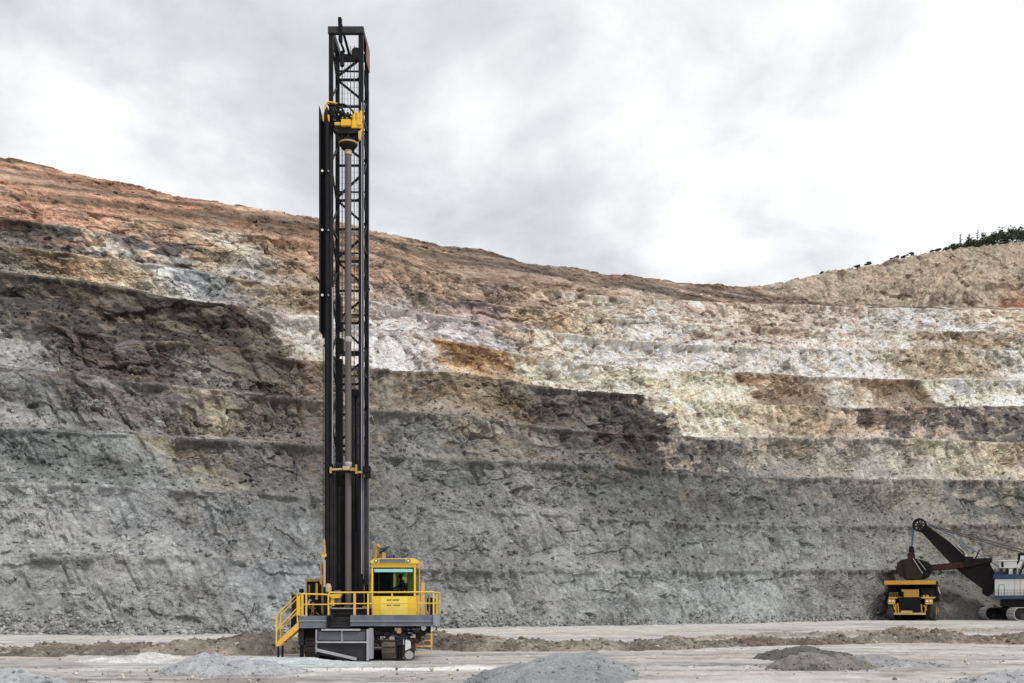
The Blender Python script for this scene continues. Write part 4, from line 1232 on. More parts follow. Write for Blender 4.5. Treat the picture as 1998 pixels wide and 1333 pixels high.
# wire guard and hoist ropes behind the pipe
for k in range(7):
    xx = xl_ + 0.10 + k * 0.15
    MB().tube([(xx, YB - 0.02, Z(690, YB)), (xx, YB - 0.02, Z(100, YB))], 0.008, 4).build('guard_wire', M['rope'], rig, mast)
for k in range(30):
    MB().tube([(xl_, YB + 0.005, ZB(105 + 11.0 * k)), (xr_, YB + 0.005, ZB(105 + 11.0 * k))], 0.005, 4).build('guard_wire', M['rope'], rig, mast)
for (u, r_) in ((668.5, 0.018), (684, 0.014), (691, 0.02)):
    MB().tube([(X(u, 48.4), 48.4, Z(1150, 48.4)), (X(u, 48.4), 48.4, Z(90, 48.4))], r_, 5).build('hoist_rope', M['rope'], rig, mast)
# stay brackets half way up
MB().bar((X(628, YF), YF, Z(560, YF)), (X(617.5, YF), YF - 0.1, Z(541, YF)), 0.08).build('stay_bracket', M['black'], rig, mast)
MB().prism([(mR, Z(535, YF)), (X(716, YF), Z(545, YF)), (X(720, YF), Z(562, YF)), (mR, Z(566, YF))], YF + 0.2, YF + 0.4).build('stay_bracket', M['black'], rig, mast)
# service platform gear in the middle of the mast
MB().box(X(656, 48), X(669, 48), 48.0, 48.5, Z(690, 48), Z(660, 48)).build('pipe_gate', M['black'], rig, mast)
MB().box(X(658, 48), X(664, 48), 48.0, 48.5, Z(640, 48), Z(574, 48)).build('pipe_gate', M['black'], rig, mast)
MB().box(X(656, 48), X(668, 48), 48.05, 48.4, Z(644, 48), Z(628, 48)).build('pipe_gate', M['black'], rig, mast)
MB().box(X(655, 48), X(667.5, 48), 48.0, 48.35, Z(1185, 48), Z(700, 48)).build('pipe_loader', M['black'], rig, mast, bevel=0.015)
MB().box(X(684, 48.2), X(699, 48.2), 48.2, 48.4, Z(772, 48), Z(758, 48)).build('carousel_plate', M['black'], rig, mast)
# spare pipes standing in the carousel
for (u, yy, a, r_, mt) in ((688, 48.3, 765, 0.085, 'blackd'), (694.5, 48.5, 762, 0.11, 'black'), (699.5, 48.1, 930, 0.06, 'dark'), (651.5, 47.7, 925, 0.09, 'dark'), (668.5, 48.2, 935, 0.07, 'blackd'), (661, 47.8, 950, 0.08, 'dark'),
                           (688.5, 47.9, 1000, 0.10, 'blackd'), (696, 47.7, 1040, 0.09, 'dark'), (703, 47.6, 960, 0.08, 'blackd')):
    MB().tube([(X(u, yy), yy, Z(1188, yy)), (X(u, yy), yy, Z(a, yy))], r_, 12).build('spare_pipe', M[mt], rig, mast, smooth=True)
MB().box(mL + cw, mR - cw, 48.75, 48.85, DZ + 0.4, Z(1035, 48.8)).build('mast_back_plate', M['black'], rig, mast)
MB().box(mL + cw + .1, mL + 0.75, 48.6, 48.7, Z(1035, 48.8) + .002, Z(925, 48.8)).build('mast_back_plate', M['black'], rig, mast)
MB().box(mR + .003, mR + 0.16, YF + 0.25, YF + 0.6, Z(1140, YF), Z(930, YF)).build('cable_trunk', M['dark'], rig, mast)
for k in range(5):
    u = 646 + 2.3 * k
    MB().tube([(X(u, 47.1), 47.12, Z(1150, 47.1)), (X(u + .4, 47.1), 47.1, Z(1040, 47.1)), (X(u - .3, 47.1), 47.12, Z(932, 47.1))], 0.028, 6).build('hose', M['dark'] if k % 2 else M['blackd'], rig, mast, smooth=True)
# breakout wrench
br = empty('breakout_wrench', (0, 0, 0), None, None)
br.parent = rig
YW = 46.95
MB().box(X(646, YW), X(700, YW), YW, YW + 0.25, Z(921, YW), Z(915, YW)).build('wrench_bed', M['blackd'], rig, br)
MB().box(X(669, YW), X(683, YW), YW - 0.12, YW - .003, Z(918, YW), Z(910, YW)).build('wrench_jaw', M['pipe_end'], rig, br, bevel=0.02)
MB().box(X(684, YW), X(694, YW), YW - 0.06, YW - .003, Z(919, YW), Z(913, YW)).build('wrench_arm', M['tan'], rig, br)
MB().box(X(694, YW), X(697, YW), YW - 0.14, YW - .003, Z(925, YW), Z(907, YW)).build('wrench_post', M['tan'], rig, br)
MB().box(X(697.2, YW), X(707, YW), YW - 0.06, YW + 0.2, Z(923.5, YW), Z(919.5, YW)).build('wrench_arm', M['tan'], rig, br)
MB().box(X(644, YW), X(648, YW), YW - 0.12, YW - .003, Z(924, YW), Z(912, YW)).build('wrench_post', M['tan'], rig, br)
MB().tube([(X(648.5, YW), YW - 0.08, Z(917, YW)), (X(668, YW), YW - 0.08, Z(916, YW))], 0.05, 8).build('wrench_cylinder', M['pink'], rig, br, smooth=True)
MB().box(X(707.5, YW), X(722, YW), YW - 0.05, YW + 0.5, Z(922, YW), Z(909, YW)).build('wrench_motor', M['black'], rig, br, bevel=0.03)
MB().box(X(712, YW), X(722, YW), YW - 0.02, YW + 0.4, Z(932, YW), Z(922.5, YW)).build('wrench_motor', M['blackd'], rig, br, bevel=0.03)
for k in range(3):
    MB().tube([(X(656 + 4 * k, YW), YW - .05, Z(918, YW)), (X(654.5 + 4 * k, YW), YW - .1, Z(908, YW)), (X(658 + 4 * k, YW), YW - .1, Z(903 + k, YW)), (X(663 + 3 * k, YW), YW - .05, Z(908, YW))], 0.022, 6).build('hose', M['dark'], rig, br, smooth=True)

# pipe rack hung on the mast's side
rk = empty('pipe_rack', (0, 0, 0), None, None)
rk.parent = rig
YP = 46.9
rkp = MB()
rkp.prism([(X(622.6, YP), Z(206, YP)), (X(626.5, YP), Z(222, YP)), (X(626.5, YP), Z(650, YP)), (X(623.2, YP), Z(646, YP))], YP - 0.06, YP + 0.5)
rkp.build('rack_plate', M['black'], rig, rk)
MB().box(X(626.5, YP) + .002, X(645.5, YP), YP + 0.3, YP + 0.42, Z(655, YP), Z(228, YP)).build('rack_plate', M['black'], rig, rk)
MB().tube([(X(637.5, YP), YP + .1, Z(1140, YP)), (X(637.2, YP), YP + .1, Z(232, YP))], 0.115, 14).build('spare_pipe', M['black'], rig, rk, smooth=True)
MB().tube([(X(643.5, YP), YP + .18, Z(1145, YP)), (X(643.3, YP), YP + .18, Z(262, YP))], 0.075, 12).build('spare_pipe', M['blackd'], rig, rk, smooth=True)
MB().box(X(647.2, YP), X(648.6, YP), YP + 0.05, YP + 0.2, Z(905, YP), Z(560, YP)).build('rack_rail', M['slate_pale'], rig, rk)
MB().tube([(X(631, YP), YP, Z(676, YP)), (X(632.6, YP), YP, Z(672, YP)), (X(634, YP), YP, Z(682, YP))], 0.02, 6).build('hose', M['dark'], rig, rk)
MB().tube([(X(630.6, YP), YP, Z(1052, YP)), (X(630.6, YP), YP, Z(676, YP))], 0.02, 6).build('hose', M['dark'], rig, rk)
MB().tube([(X(633.2, YP), YP + .05, Z(1052, YP)), (X(633.2, YP), YP + .05, Z(690, YP))], 0.016, 6).build('hose', M['rope'], rig, rk)
for v in (740, 800, 860, 905, 985):
    MB().box(X(630, YP), X(636, YP), YP + .06, YP + 0.12, Z(v, YP), Z(v - 2.2, YP)).build('hose_clip', M['black'], rig, rk)
for v in (335, 450, 577):
    MB().lathe((X(629.5, YP), YP - 0.10, Z(v, YP)), [(0.01, 0), (0.055, 0), (0.055, 0.03)], 10, 'y').build('bolt', M['lens'], rig, rk)
    MB().lathe((X(641.3, YP), YP - 0.10, Z(v, YP)), [(0.01, 0), (0.035, 0), (0.035, 0.08)], 10, 'y').build('bolt', M['worn'], rig, rk)

# rotary head
rh = empty('rotary_head', (0, 0, 0), None, None)
rh.parent = rig
YH2 = 46.95


def hx(u):
    return X(u, YH2)


def hz(v):
    return Z(v, YH2)


MB().box(hx(665.5), hx(684.5), YH2 - 0.05, YH2 + 0.6, hz(246), hz(233)).build('gearbox', M['yellow'], rig, rh, bevel=0.02)
MB().box(hx(652), hx(665), YH2 + 0.05, YH2 + 0.6, hz(243), hz(237)).build('gearbox_flange', M['orange'], rig, rh, bevel=0.015)
MB().box(hx(685), hx(705.5), YH2 + 0.05, YH2 + 0.7, hz(249), hz(233)).build('gearbox', M['yellow'], rig, rh, bevel=0.02)
for (u, a, b, r_) in ((689.5, 233, 214, .10), (697, 233, 217, .10), (703, 233, 213, .07)):
    MB().lathe((hx(u), YH2 + 0.2, hz(a)), [(r_, 0.01), (r_, 0.12), (r_ * 1.15, 0.13), (r_ * 1.15, 0.2), (r_ * 0.9, 0.21), (r_ * 0.9, hz(b) - hz(a))], 14).build('drive_motor', M['yellow'], rig, rh, smooth=True)
MB().lathe((hx(702), YH2 - 0.02, hz(240)), [(0.02, 0), (0.10, 0), (0.10, 0.06)], 16, 'y').build('flange', M['yellow'], rig, rh)
MB().prism([(hx(698), hz(249)), (hx(705.5), hz(249)), (hx(705), hz(254)), (hx(701), hz(270)), (hx(699), hz(270))], YH2 + 0.1, YH2 + 0.3).build('torque_arm', M['orange'], rig, rh)
for (u, a, b, r_, mt) in ((657, 236, 213, .11, 'black'), (663.5, 232, 212, .09, 'blackd'), (670, 232, 216, .10, 'black'), (677, 232, 215, .09, 'dark'), (682, 232, 219, .07, 'black')):
    MB().lathe((hx(u), YH2 + 0.25, hz(a)), [(r_, 0), (r_, 0.2), (r_ * 1.2, 0.22), (r_ * 1.2, 0.3), (r_ * .8, 0.32), (r_ * .8, hz(b) - hz(a))], 12).build('swivel_fitting', M[mt], rig, rh, smooth=True)
for k, (u, v) in enumerate(((660, 222), (667, 215), (673, 224), (681, 220), (668, 228), (676, 229), (685, 226))):
    MB().box(hx(u - 1.4), hx(u + 1.4), YH2 + 0.05, YH2 + 0.13, hz(v + 1.2), hz(v - 1.2)).build('fitting', M['worn'] if k % 2 else M['orange'], rig, rh, bevel=0.01)
MB().tube([(hx(634), YH2, hz(219)), (hx(635), YH2, hz(206)), (hx(639), YH2, hz(200)), (hx(645), YH2, hz(199.5)), (hx(660), YH2, hz(203))], 0.045, 8).build('hose', M['yellow'], rig, rh, smooth=True)
MB().tube([(hx(658), YH2 - .05, hz(204)), (hx(672), YH2 - .05, hz(205)), (hx(682), YH2, hz(210)), (hx(690), YH2 + .1, hz(218))], 0.045, 8).build('hose', M['black'], rig, rh, smooth=True)
MB().tube([(hx(640), YH2 - .05, hz(206)), (hx(655), YH2 - .08, hz(207)), (hx(668), YH2 - .05, hz(213)), (hx(674), YH2, hz(226))], 0.05, 8).build('hose', M['black'], rig, rh, smooth=True)
MB().tube([(hx(645), YH2 - .05, hz(212)), (hx(652), YH2 - .1, hz(220)), (hx(654), YH2 - .05, hz(234))], 0.045, 8).build('hose', M['black'], rig, rh, smooth=True)
MB().lathe((hx(636.5), YH2 + 0.05, hz(224)), [(0.06, -0.4), (0.10, -0.15), (0.12, 0.0), (0.11, 0.2), (0.05, 0.36)], 12).build('rack_head', M['blackd'], rig, rk, smooth=True)
for u in (631, 641.5):
    MB().prism([(hx(u - 1.6), hz(226)), (hx(u + 1.6), hz(226)), (hx(u + 1.2), hz(237)), (hx(u - 0.4), hz(238))], YH2 - 0.1, YH2 + 0.1).build('rack_finger', M['orange'], rig, rk)
MB().box(hx(645), hx(650), YH2, YH2 + 0.25, hz(224), hz(214)).build('fitting', M['redbrown'], rig, rh)
MB().prism([(hx(650), hz(246.5)), (hx(704), hz(246.5)), (hx(703), hz(252)), (hx(690), hz(258)), (hx(660), hz(258)), (hx(650), hz(252))], YH2 + 0.1, YH2 + 0.7).build('carriage', M['blackd'], rig, rh)
MB().box(mL + cw, mR - cw, YH2 + 0.45, YH2 + 0.75, hz(247), hz(226)).build('carriage', M['black'], rig, rh)
MB().lathe((hx(677.5), YH2 + 0.3, hz(268)), [(0.10, 0.3), (0.10, 0.12), (0.26, 0.02), (0.42, -0.10), (0.42, -0.24), (0.30, -0.40), (0.22, -0.46), (0.12, -0.5)], 20).build('shock_sub', M['blackd'], rig, rh, smooth=True)
MB().lathe((hx(677.5), YH2 + 0.3, hz(275.5)), [(0.36, 0.05), (0.44, 0.04), (0.44, -0.03), (0.36, -0.05)], 20).build('clamp_ring', M['tan'], rig, rh, smooth=True)
for k in range(8):
    a_ = k * math.pi / 4 + 0.2
    MB().box(hx(677.5) + 0.40 * math.cos(a_) - .03, hx(677.5) + 0.40 * math.cos(a_) + .03, YH2 + 0.3 + 0.40 * math.sin(a_) - .03, YH2 + 0.3 + 0.40 * math.sin(a_) + .03, hz(275), hz(264)).build('clamp_bolt', M['black'], rig, rh)
dp = MB()
dp.tube([(hx(677.5), YH2 + .3, 0.05), (hx(677.3), YH2 + .3, hz(297))], 0.150, 18)
pipe = dp.build('drill_pipe', M['pipe'], rig, smooth=True)
MB().lathe((hx(677.5), YH2 + 0.3, hz(297)), [(0.17, 0.0), (0.17, 0.25), (0.14, 0.3), (0.14, 0.62)], 18).build('tool_joint', M['pipe_end'], rig, pipe, smooth=True)
for v in (660, 905):
    MB().lathe((hx(677.5), YH2 + 0.3, hz(v)), [(0.152, -0.12), (0.165, -0.1), (0.165, 0.1), (0.152, 0.12)], 18).build('tool_joint', M['worn'], rig, pipe, smooth=True)

# ------------------------------------------------------------------ operator
def person():
    sx, sy, sz = SEAT
    P = empty('person', (sx, sy, sz), 'person in dark clothes sitting at the controls behind the cab window', 'person')
    J = {}
    vs, es, rad = [], [], []

    def j(name, p, r, par=None):
        J[name] = len(vs)
        vs.append(p)
        rad.append(r)
        if par:
            es.append((J[par], J[name]))
    j('pelvis', (0.05, 0, 0.10), 0.15)
    j('waist', (0.05, 0, 0.27), 0.135, 'pelvis')
    j('chest', (0.02, 0, 0.44), 0.155, 'waist')
    j('top', (0.0, 0, 0.555), 0.10, 'chest')
    j('neck', (-0.015, 0, 0.62), 0.058, 'top')
    j('jaw', (-0.04, 0, 0.70), 0.078, 'neck')
    j('skull', (-0.03, 0, 0.785), 0.095, 'jaw')
    j('crown', (-0.02, 0, 0.84), 0.075, 'skull')
    for sgn, n in ((-1, 'a'), (1, 'b')):
        j('sh' + n, (0.01, sgn * 0.185, 0.53), 0.068, 'top')
        j('el' + n, (-0.12, sgn * 0.235, 0.29), 0.050, 'sh' + n)
        j('wr' + n, (-0.36, sgn * 0.19, 0.23), 0.034, 'el' + n)
        j('pa' + n, (-0.435, sgn * 0.18, 0.225), 0.034, 'wr' + n)
        j('hp' + n, (0.02, sgn * 0.10, 0.09), 0.095, 'pelvis')
        j('kn' + n, (-0.42, sgn * 0.13, 0.12), 0.068, 'hp' + n)
        j('an' + n, (-0.47, sgn * 0.13, -0.30), 0.045, 'kn' + n)
        j('to' + n, (-0.62, sgn * 0.14, -0.345), 0.042, 'an' + n)
    me = bpy.data.meshes.new('body')
    me.from_pydata(vs, es, [])
    ob = bpy.data.objects.new('body', me)
    COL.objects.link(ob)
    ob.modifiers.new('skin', 'SKIN').use_smooth_shade = True
    for i, r in enumerate(rad):
        me.skin_vertices[0].data[i].radius = (r, r * (1.22 if vs[i][2] > 0.2 and abs(vs[i][1]) < 0.01 and vs[i][2] < 0.5 else 1.0))
        me.skin_vertices[0].data[i].use_root = (i == 0)
    sub = ob.modifiers.new('sub', 'SUBSURF')
    sub.levels = sub.render_levels = 2
    dg = bpy.context.evaluated_depsgraph_get()
    me2 = bpy.data.meshes.new_from_object(ob.evaluated_get(dg))
    me2.name = 'body'
    bpy.data.objects.remove(ob)
    bm = bmesh.new()
    bm.from_mesh(me2)
    # fingers, curled over the joystick heads; nose and ears
    mb = MB()
    for sgn in (-1, 1):
        for k in range(4):
            y = sgn * 0.18 + (k - 1.5) * 0.019
            ln = (0.052, 0.062, 0.058, 0.045)[k]
            mb.tube([(-0.445, y, 0.235), (-0.445 - ln * .7, y, 0.235), (-0.445 - ln * 1.05, y, 0.212), (-0.445 - ln, y, 0.186)], 0.0095, 6, 0.007)
        mb.tube([(-0.40, sgn * 0.155, 0.225), (-0.43, sgn * 0.138, 0.215), (-0.46, sgn * 0.142, 0.205)], 0.011, 6, 0.008)
        mb.tube([(-0.03, sgn * 0.088, 0.75), (-0.022, sgn * 0.102, 0.775), (-0.03, sgn * 0.09, 0.80)], 0.015, 6, 0.010)
    mb.tube([(-0.115, 0, 0.79), (-0.145, 0, 0.752), (-0.118, 0, 0.742)], 0.012, 6, 0.016)
    mb.tube([(-0.108, -0.025, 0.712), (-0.117, 0, 0.713), (-0.108, 0.025, 0.712)], 0.008, 6)
    mb.tube([(-0.118, -0.045, 0.79), (-0.121, -0.03, 0.79)], 0.009, 6)
    mb.tube([(-0.118, 0.045, 0.79), (-0.121, 0.03, 0.79)], 0.009, 6)
    base = [bm.verts.new(v) for v in mb.v]
    for f in mb.f:
        bm.faces.new([base[i] for i in f])
    bmesh.ops.recalc_face_normals(bm, faces=bm.faces)
    skin = paint('skin', (0.36, 0.20, 0.13), 0.5, dirt=0.03)
    cloth = paint('dark_work_clothes', (0.018, 0.018, 0.026), 0.9, dirt=0.08, spec=0.1)
    boots = paint('work_boots', (0.03, 0.022, 0.015), 0.7, dirt=0.2)
    for f in bm.faces:
        c = f.calc_center_median()
        f.smooth = True
        f.material_index = 1 if (c.z > 0.63 or (c.x < -0.37 and c.z > 0.17)) else (2 if c.z < -0.27 else 0)
    bm.to_mesh(me2)
    bm.free()
    me2.materials.clear()
    for m_ in (cloth, skin, boots):
        me2.materials.append(m_)
    b = bpy.data.objects.new('body', me2)
    COL.objects.link(b)
    b.parent = P
    h = MB().lathe((sx - 0.015, sy, sz + 0.80), [(0.098, -0.03), (0.108, 0.0), (0.104, 0.04), (0.08, 0.085), (0.03, 0.108)], 16)
    h.build('cap', paint('dark_cap', (0.02, 0.02, 0.03), 0.8, dirt=0.1), P, smooth=True)


person()

# ------------------------------------------------------------------ heaps, berm and loose rock
M_GRAVEL = rock_material('gravel', bump=0.8, scale=5.0, contrast=0.34)
M_SPOIL = rock_material('broken_spoil', bump=0.9, scale=3.0, contrast=0.5)


HEAPS = []


def heap(name, cones, col, label, cat, mat=M_GRAVEL, seed=1, stone=0.12, n=150, col2=None, group=None, margin=0.35):
    """cones: (x, y, height, radius x, radius y). Angle-of-repose mounds with slumps and stones."""
    x0 = min(c[0] - c[3] for c in cones) - margin
    x1 = max(c[0] + c[3] for c in cones) + margin
    y0 = min(c[1] - c[4] for c in cones) - margin
    y1 = max(c[1] + c[4] for c in cones) + margin
    nx_, ny_ = n, max(20, int(n * min(2.0, (y1 - y0) / (x1 - x0))))
    gx, gy = np.meshgrid(np.linspace(x0, x1, nx_), np.linspace(y0, y1, ny_))
    ext = min(x1 - x0, y1 - y0)
    wxn = (fbm(gx / ext * 3.5, gy / ext * 3.5, seed, 4) - 0.5) * 0.55
    wyn = (fbm(gx / ext * 3.5 + 9, gy / ext * 3.5, seed + 3, 4) - 0.5) * 0.55
    h = np.zeros_like(gx)
    for (cx, cy, hh, rx, ry_) in cones:
        d = np.sqrt(((gx - cx) / rx + wxn) ** 2 + ((gy - cy) / ry_ + wyn) ** 2)
        prof = np.clip(1 - d, 0, 1)
        h = np.maximum(h, hh * (1 - np.exp(-1.1 * prof)) / 0.667)
    mask = smooth01(h, 0.0, 0.10)
    sc_ = stone * 4
    f1, f2, r1, r2, r3, dx, dy = worley(gx / sc_, gy / sc_, seed + 7)
    h += mask * np.clip(0.45 - f1, 0, 1) * (r1 ** 2) * stone * 2.2
    h += mask * (fbm(gx / ext * 9, gy / ext * 9, seed + 8, 5) - 0.5) * 0.34 * max(c[2] for c in cones)
    edge = np.minimum(np.minimum(gx - x0, x1 - gx) / margin, np.minimum(gy - y0, y1 - gy) / margin)
    z = np.where(h > 0.012, h, -0.16)
    z = np.where(edge < 0.15, -0.3, z)
    base = lin(col) / 0.95
    k_ = 1 + (fbm(gx / ext * 5, gy / ext * 5, seed + 11, 5) - 0.5) * 0.5 + (r2 - 0.5) * 0.22
    c = base[None, None] * k_[..., None]
    if col2 is not None:
        mk = smooth01(fbm(gx / ext * 3, gy / ext * 3, seed + 15, 4), 0.42, 0.6)[..., None]
        c = c + (lin(col2) / 0.95 * k_[..., None] - c) * mk
    HEAPS.append((gx, gy, h, col, stone))
    cx, cy = (x0 + x1) / 2, (y0 + y1) / 2
    o = mesh_np(name, np.stack([gx - cx, gy - cy, z], -1).reshape(-1, 3), grid_faces(ny_, nx_), mat, smooth=False)
    o.location = (cx, cy, 0)
    set_color(o, 'strata', np.clip(c, 0.01, 0.75).reshape(-1, 3))
    return tag(o, label, cat, group)


GP = 'gravel heaps dumped on the pit floor'
heap('gravel_heap', [(-11.2, 38.6, 0.66, 2.0, 1.9), (-10.0, 38.4, 0.45, 2.4, 1.8)], (163, 164, 168), 'low blue grey gravel heap in front of the drill stair', 'gravel heap', seed=31, group=GP)
heap('gravel_heap', [(0.4, 32.4, 0.66, 1.9, 2.0), (1.7, 31.6, 0.52, 2.3, 1.8), (2.6, 37.4, 0.80, 2.0, 2.0), (1.7, 37.0, 0.78, 1.7, 1.9), (1.1, 35.2, 0.62, 1.6, 1.4), (2.9, 34.6, 0.5, 1.5, 1.2), (-0.75, 33.6, 0.42, 0.7, 0.7)],
     (136, 138, 140), 'big double grey gravel heap beside the white dust track, at the lower edge', 'gravel heap', seed=41, n=260, stone=0.16, group=GP)
heap('gravel_heap', [(13.0, 46.3, 0.66, 2.2, 1.6), (14.0, 46.0, 0.5, 1.8, 1.5)], (96, 94, 90), 'dark grey gravel heap, the darkest, behind two paler ones', 'gravel heap', seed=51, group=GP)
heap('gravel_heap', [(12.0, 41.0, 0.62, 1.7, 1.5), (13.1, 41.2, 0.5, 1.6, 1.4)], (128, 124, 119), 'brownish grey gravel heap in front of the darkest heap', 'gravel heap', seed=61, group=GP)
heap('gravel_heap', [(14.7, 42.0, 0.52, 1.8, 1.5), (16.0, 41.4, 0.25, 1.8, 1.3)], (150, 150, 151), 'pale grey gravel heap tailing off at the end of the group of three', 'gravel heap', seed=71, group=GP)
heap('gravel_heap', [(-15.3, 31.2, 0.62, 1.6, 1.7), (-16.6, 31.4, 0.5, 1.6, 1.5)], (158, 162, 163), 'coarse grey gravel heap cut off by the lower left corner', 'gravel heap', seed=81, stone=0.16, group=GP)
heap('gravel_heap', [(15.6, 32.6, 0.42, 1.9, 1.3), (17.6, 32.2, 0.5, 1.9, 1.4)], (158, 158, 160), 'low stony grey gravel heap cut off by the lower right corner', 'gravel heap', seed=91, stone=0.18, group=GP)
heap('gravel_heap', [(-15.7, 44.6, 0.46, 1.6, 1.3), (-14.6, 44.2, 0.26, 2.4, 1.4), (-17.0, 44.2, 0.22, 1.8, 1.2)], (196, 196, 190), 'flat pale dusty heap just in front of the brown berm', 'gravel heap', seed=101, stone=0.05, group=GP)
heap('cuttings_heap', [(-9.2, 44.2, 0.26, 1.8, 1.0), (-10.6, 44.6, 0.22, 2.0, 1.2), (-8.0, 43.6, 0.16, 2.2, 0.9)], (186, 192, 194), 'pale blue grey drill cuttings spread at the foot of the dust curtain', 'cuttings heap', seed=111, stone=0.04)
heap('muck_pile', [(67.5, 164.5, 7.0, 13, 11), (73.5, 165.5, 6.6, 14, 11), (60.5, 164.5, 3.4, 9, 9), (81, 164, 5.2, 14, 11)], (106, 103, 99),
     'dark pile of blasted rock behind the haul truck and under the shovel boom', 'rock pile', M_SPOIL, seed=121, n=240, stone=0.35, col2=(84, 82, 79), margin=1.5)


def berm(name, path, label, col, seed, ds=0.13, na=34):
    """path rows: x, y, height, half width"""
    p = np.array(path, float)
    L_ = np.concatenate([[0], np.cumsum(np.hypot(np.diff(p[:, 0]), np.diff(p[:, 1])))])
    s = np.arange(0, L_[-1], ds)
    q = np.stack([np.interp(s, L_, p[:, i]) for i in range(4)], 1)
    kk = np.hanning(45)
    kk /= kk.sum()
    q = np.stack([np.convolve(np.pad(q[:, i], 22, mode='edge'), kk, 'valid') for i in range(4)], 1)
    tx_, ty_ = np.gradient(q[:, 0]), np.gradient(q[:, 1])
    l_ = np.hypot(tx_, ty_)
    nx_, ny_ = -ty_ / l_, tx_ / l_
    t = np.linspace(-1.25, 1.25, na)
    gs, gt = np.meshgrid(s, t, indexing='ij')
    W_ = q[:, 3:4] * (0.85 + 0.4 * fbm(s / 2.2, s * 0 + 3, seed, 3))[:, None]
    gx = q[:, 0:1] + nx_[:, None] * gt * W_
    gy = q[:, 1:2] + ny_[:, None] * gt * W_
    tt = gt + (fbm(gx / 1.1, gy / 1.1, seed + 1, 4) - 0.5) * 0.6
    hh = q[:, 2:3] * (0.30 + 1.05 * fbm(s / 1.8, s * 0, seed + 2, 5))[:, None]
    z = hh * np.clip(1 - np.abs(tt) ** 1.6, -0.3, 1)
    m_ = smooth01(z, 0, 0.15)
    for (l, a, sd) in ((0.55, 0.22, 5), (0.28, 0.10, 6)):
        f1, f2, r1, r2, r3, dx, dy = worley(gx / l, gy / l, seed + sd)
        z = z + m_ * (np.clip(0.5 - f1, 0, 1) * r1 ** 1.5 * 2 * a + (dx * (r2 - .5) + dy * (r3 - .5)) * a * .6)
    z = z - 0.08
    k_ = 1 + (fbm(gx / 0.9, gy / 0.9, seed + 9, 5) - 0.5) * 0.9 + (r2 - 0.5) * 0.4
    mk = smooth01(fbm(gx / 4, gy / 3, seed + 12, 4), 0.42, 0.62)[..., None]
    c = (lin(col) * (1 - mk) + lin((138, 129, 118)) * mk) / 0.95 * k_[..., None]
    o = mesh_np(name, np.stack([gx, gy, z], -1).reshape(-1, 3), grid_faces(len(s), na), M_SPOIL, smooth=False)
    set_color(o, 'strata', np.clip(c, 0.012, 0.6).reshape(-1, 3))
    tag(o, label, 'earth berm')
    return gx, gy, z


BERM_PATH = [(-75, 41, .7, 2.2), (-35, 47.5, 0.62, 2.3), (-22, 51, 0.70, 2.4), (-13.5, 53, 0.95, 2.6), (-11.2, 55.5, 1.0, 2.4), (-10.6, 59.5, 0.9, 2.0), (-8.2, 61.5, 0.9, 2.0), (-5.2, 60.5, 0.9, 2.0), (-2.4, 57.0, 0.95, 2.3),
             (2, 56.6, 0.62, 2.2), (8.5, 58.5, 0.58, 2.0), (16, 63.5, 0.52, 2.0), (23.5, 67, 0.6, 1.9), (26.2, 67.6, 1.15, 2.2), (28.0, 67.2, 1.0, 2.2), (30, 65.5, 0.65, 2.0), (35, 63.5, 0.75, 2.4), (55, 61, 0.8, 2.4), (100, 58, 0.8, 2.4)]
bgx, bgy, bgz = berm('earth_berm', BERM_PATH, 'long low brown rubble berm running behind the drill across the pit floor', (112, 103, 94), 141)
# second, fainter windrow along the haul road
berm('earth_berm', [(9, 71, 0.10, 1.0), (22, 80, 0.4, 1.5), (40, 92, 0.4, 1.5), (70, 97, 0.4, 1.5), (110, 100, 0.4, 1.5)], 'faint thin windrow along the far haul road below the truck', (150, 142, 133), 171, ds=0.25, na=16)


# loose rock: thousands of small stones, one mesh per place
def ico():
    bm = bmesh.new()
    bmesh.ops.create_icosphere(bm, subdivisions=1, radius=1.0)
    v = np.array([x.co[:] for x in bm.verts])
    f = np.array([[w_.index for w_ in x.verts] for x in bm.faces])
    bm.free()
    return v, f


ICO_V, ICO_F = ico()
ICO_V, ICO_F = ICO_V[:12] if len(ICO_V) == 12 else ICO_V, ICO_F


def stones(name, pos, size, col, mat, seed):
    rng = np.random.default_rng(seed)
    n = len(pos)
    V = np.repeat(ICO_V[None], n, 0)
    V = V * (0.65 + 0.6 * rng.random((n, len(ICO_V), 1)))
    V = V * (0.6 + 0.7 * rng.random((n, 1, 3)))
    a = rng.random(n) * 6.283
    ca, sa = np.cos(a)[:, None], np.sin(a)[:, None]
    x, y = V[..., 0] * ca - V[..., 1] * sa, V[..., 0] * sa + V[..., 1] * ca
    V = np.stack([x, y, V[..., 2] * 0.8], -1) * size[:, None, None] + pos[:, None, :]
    F_ = ICO_F[None] + (np.arange(n) * len(ICO_V))[:, None, None]
    o = mesh_np(name, V.reshape(-1, 3), F_.reshape(-1, 3), mat, smooth=False)
    c = col * (0.65 + 0.7 * rng.random((n, 1)))
    set_color(o, 'strata', np.clip(np.repeat(c, len(ICO_V), 0), 0.01, 0.7))
    o['kind'] = 'stuff'
    return o


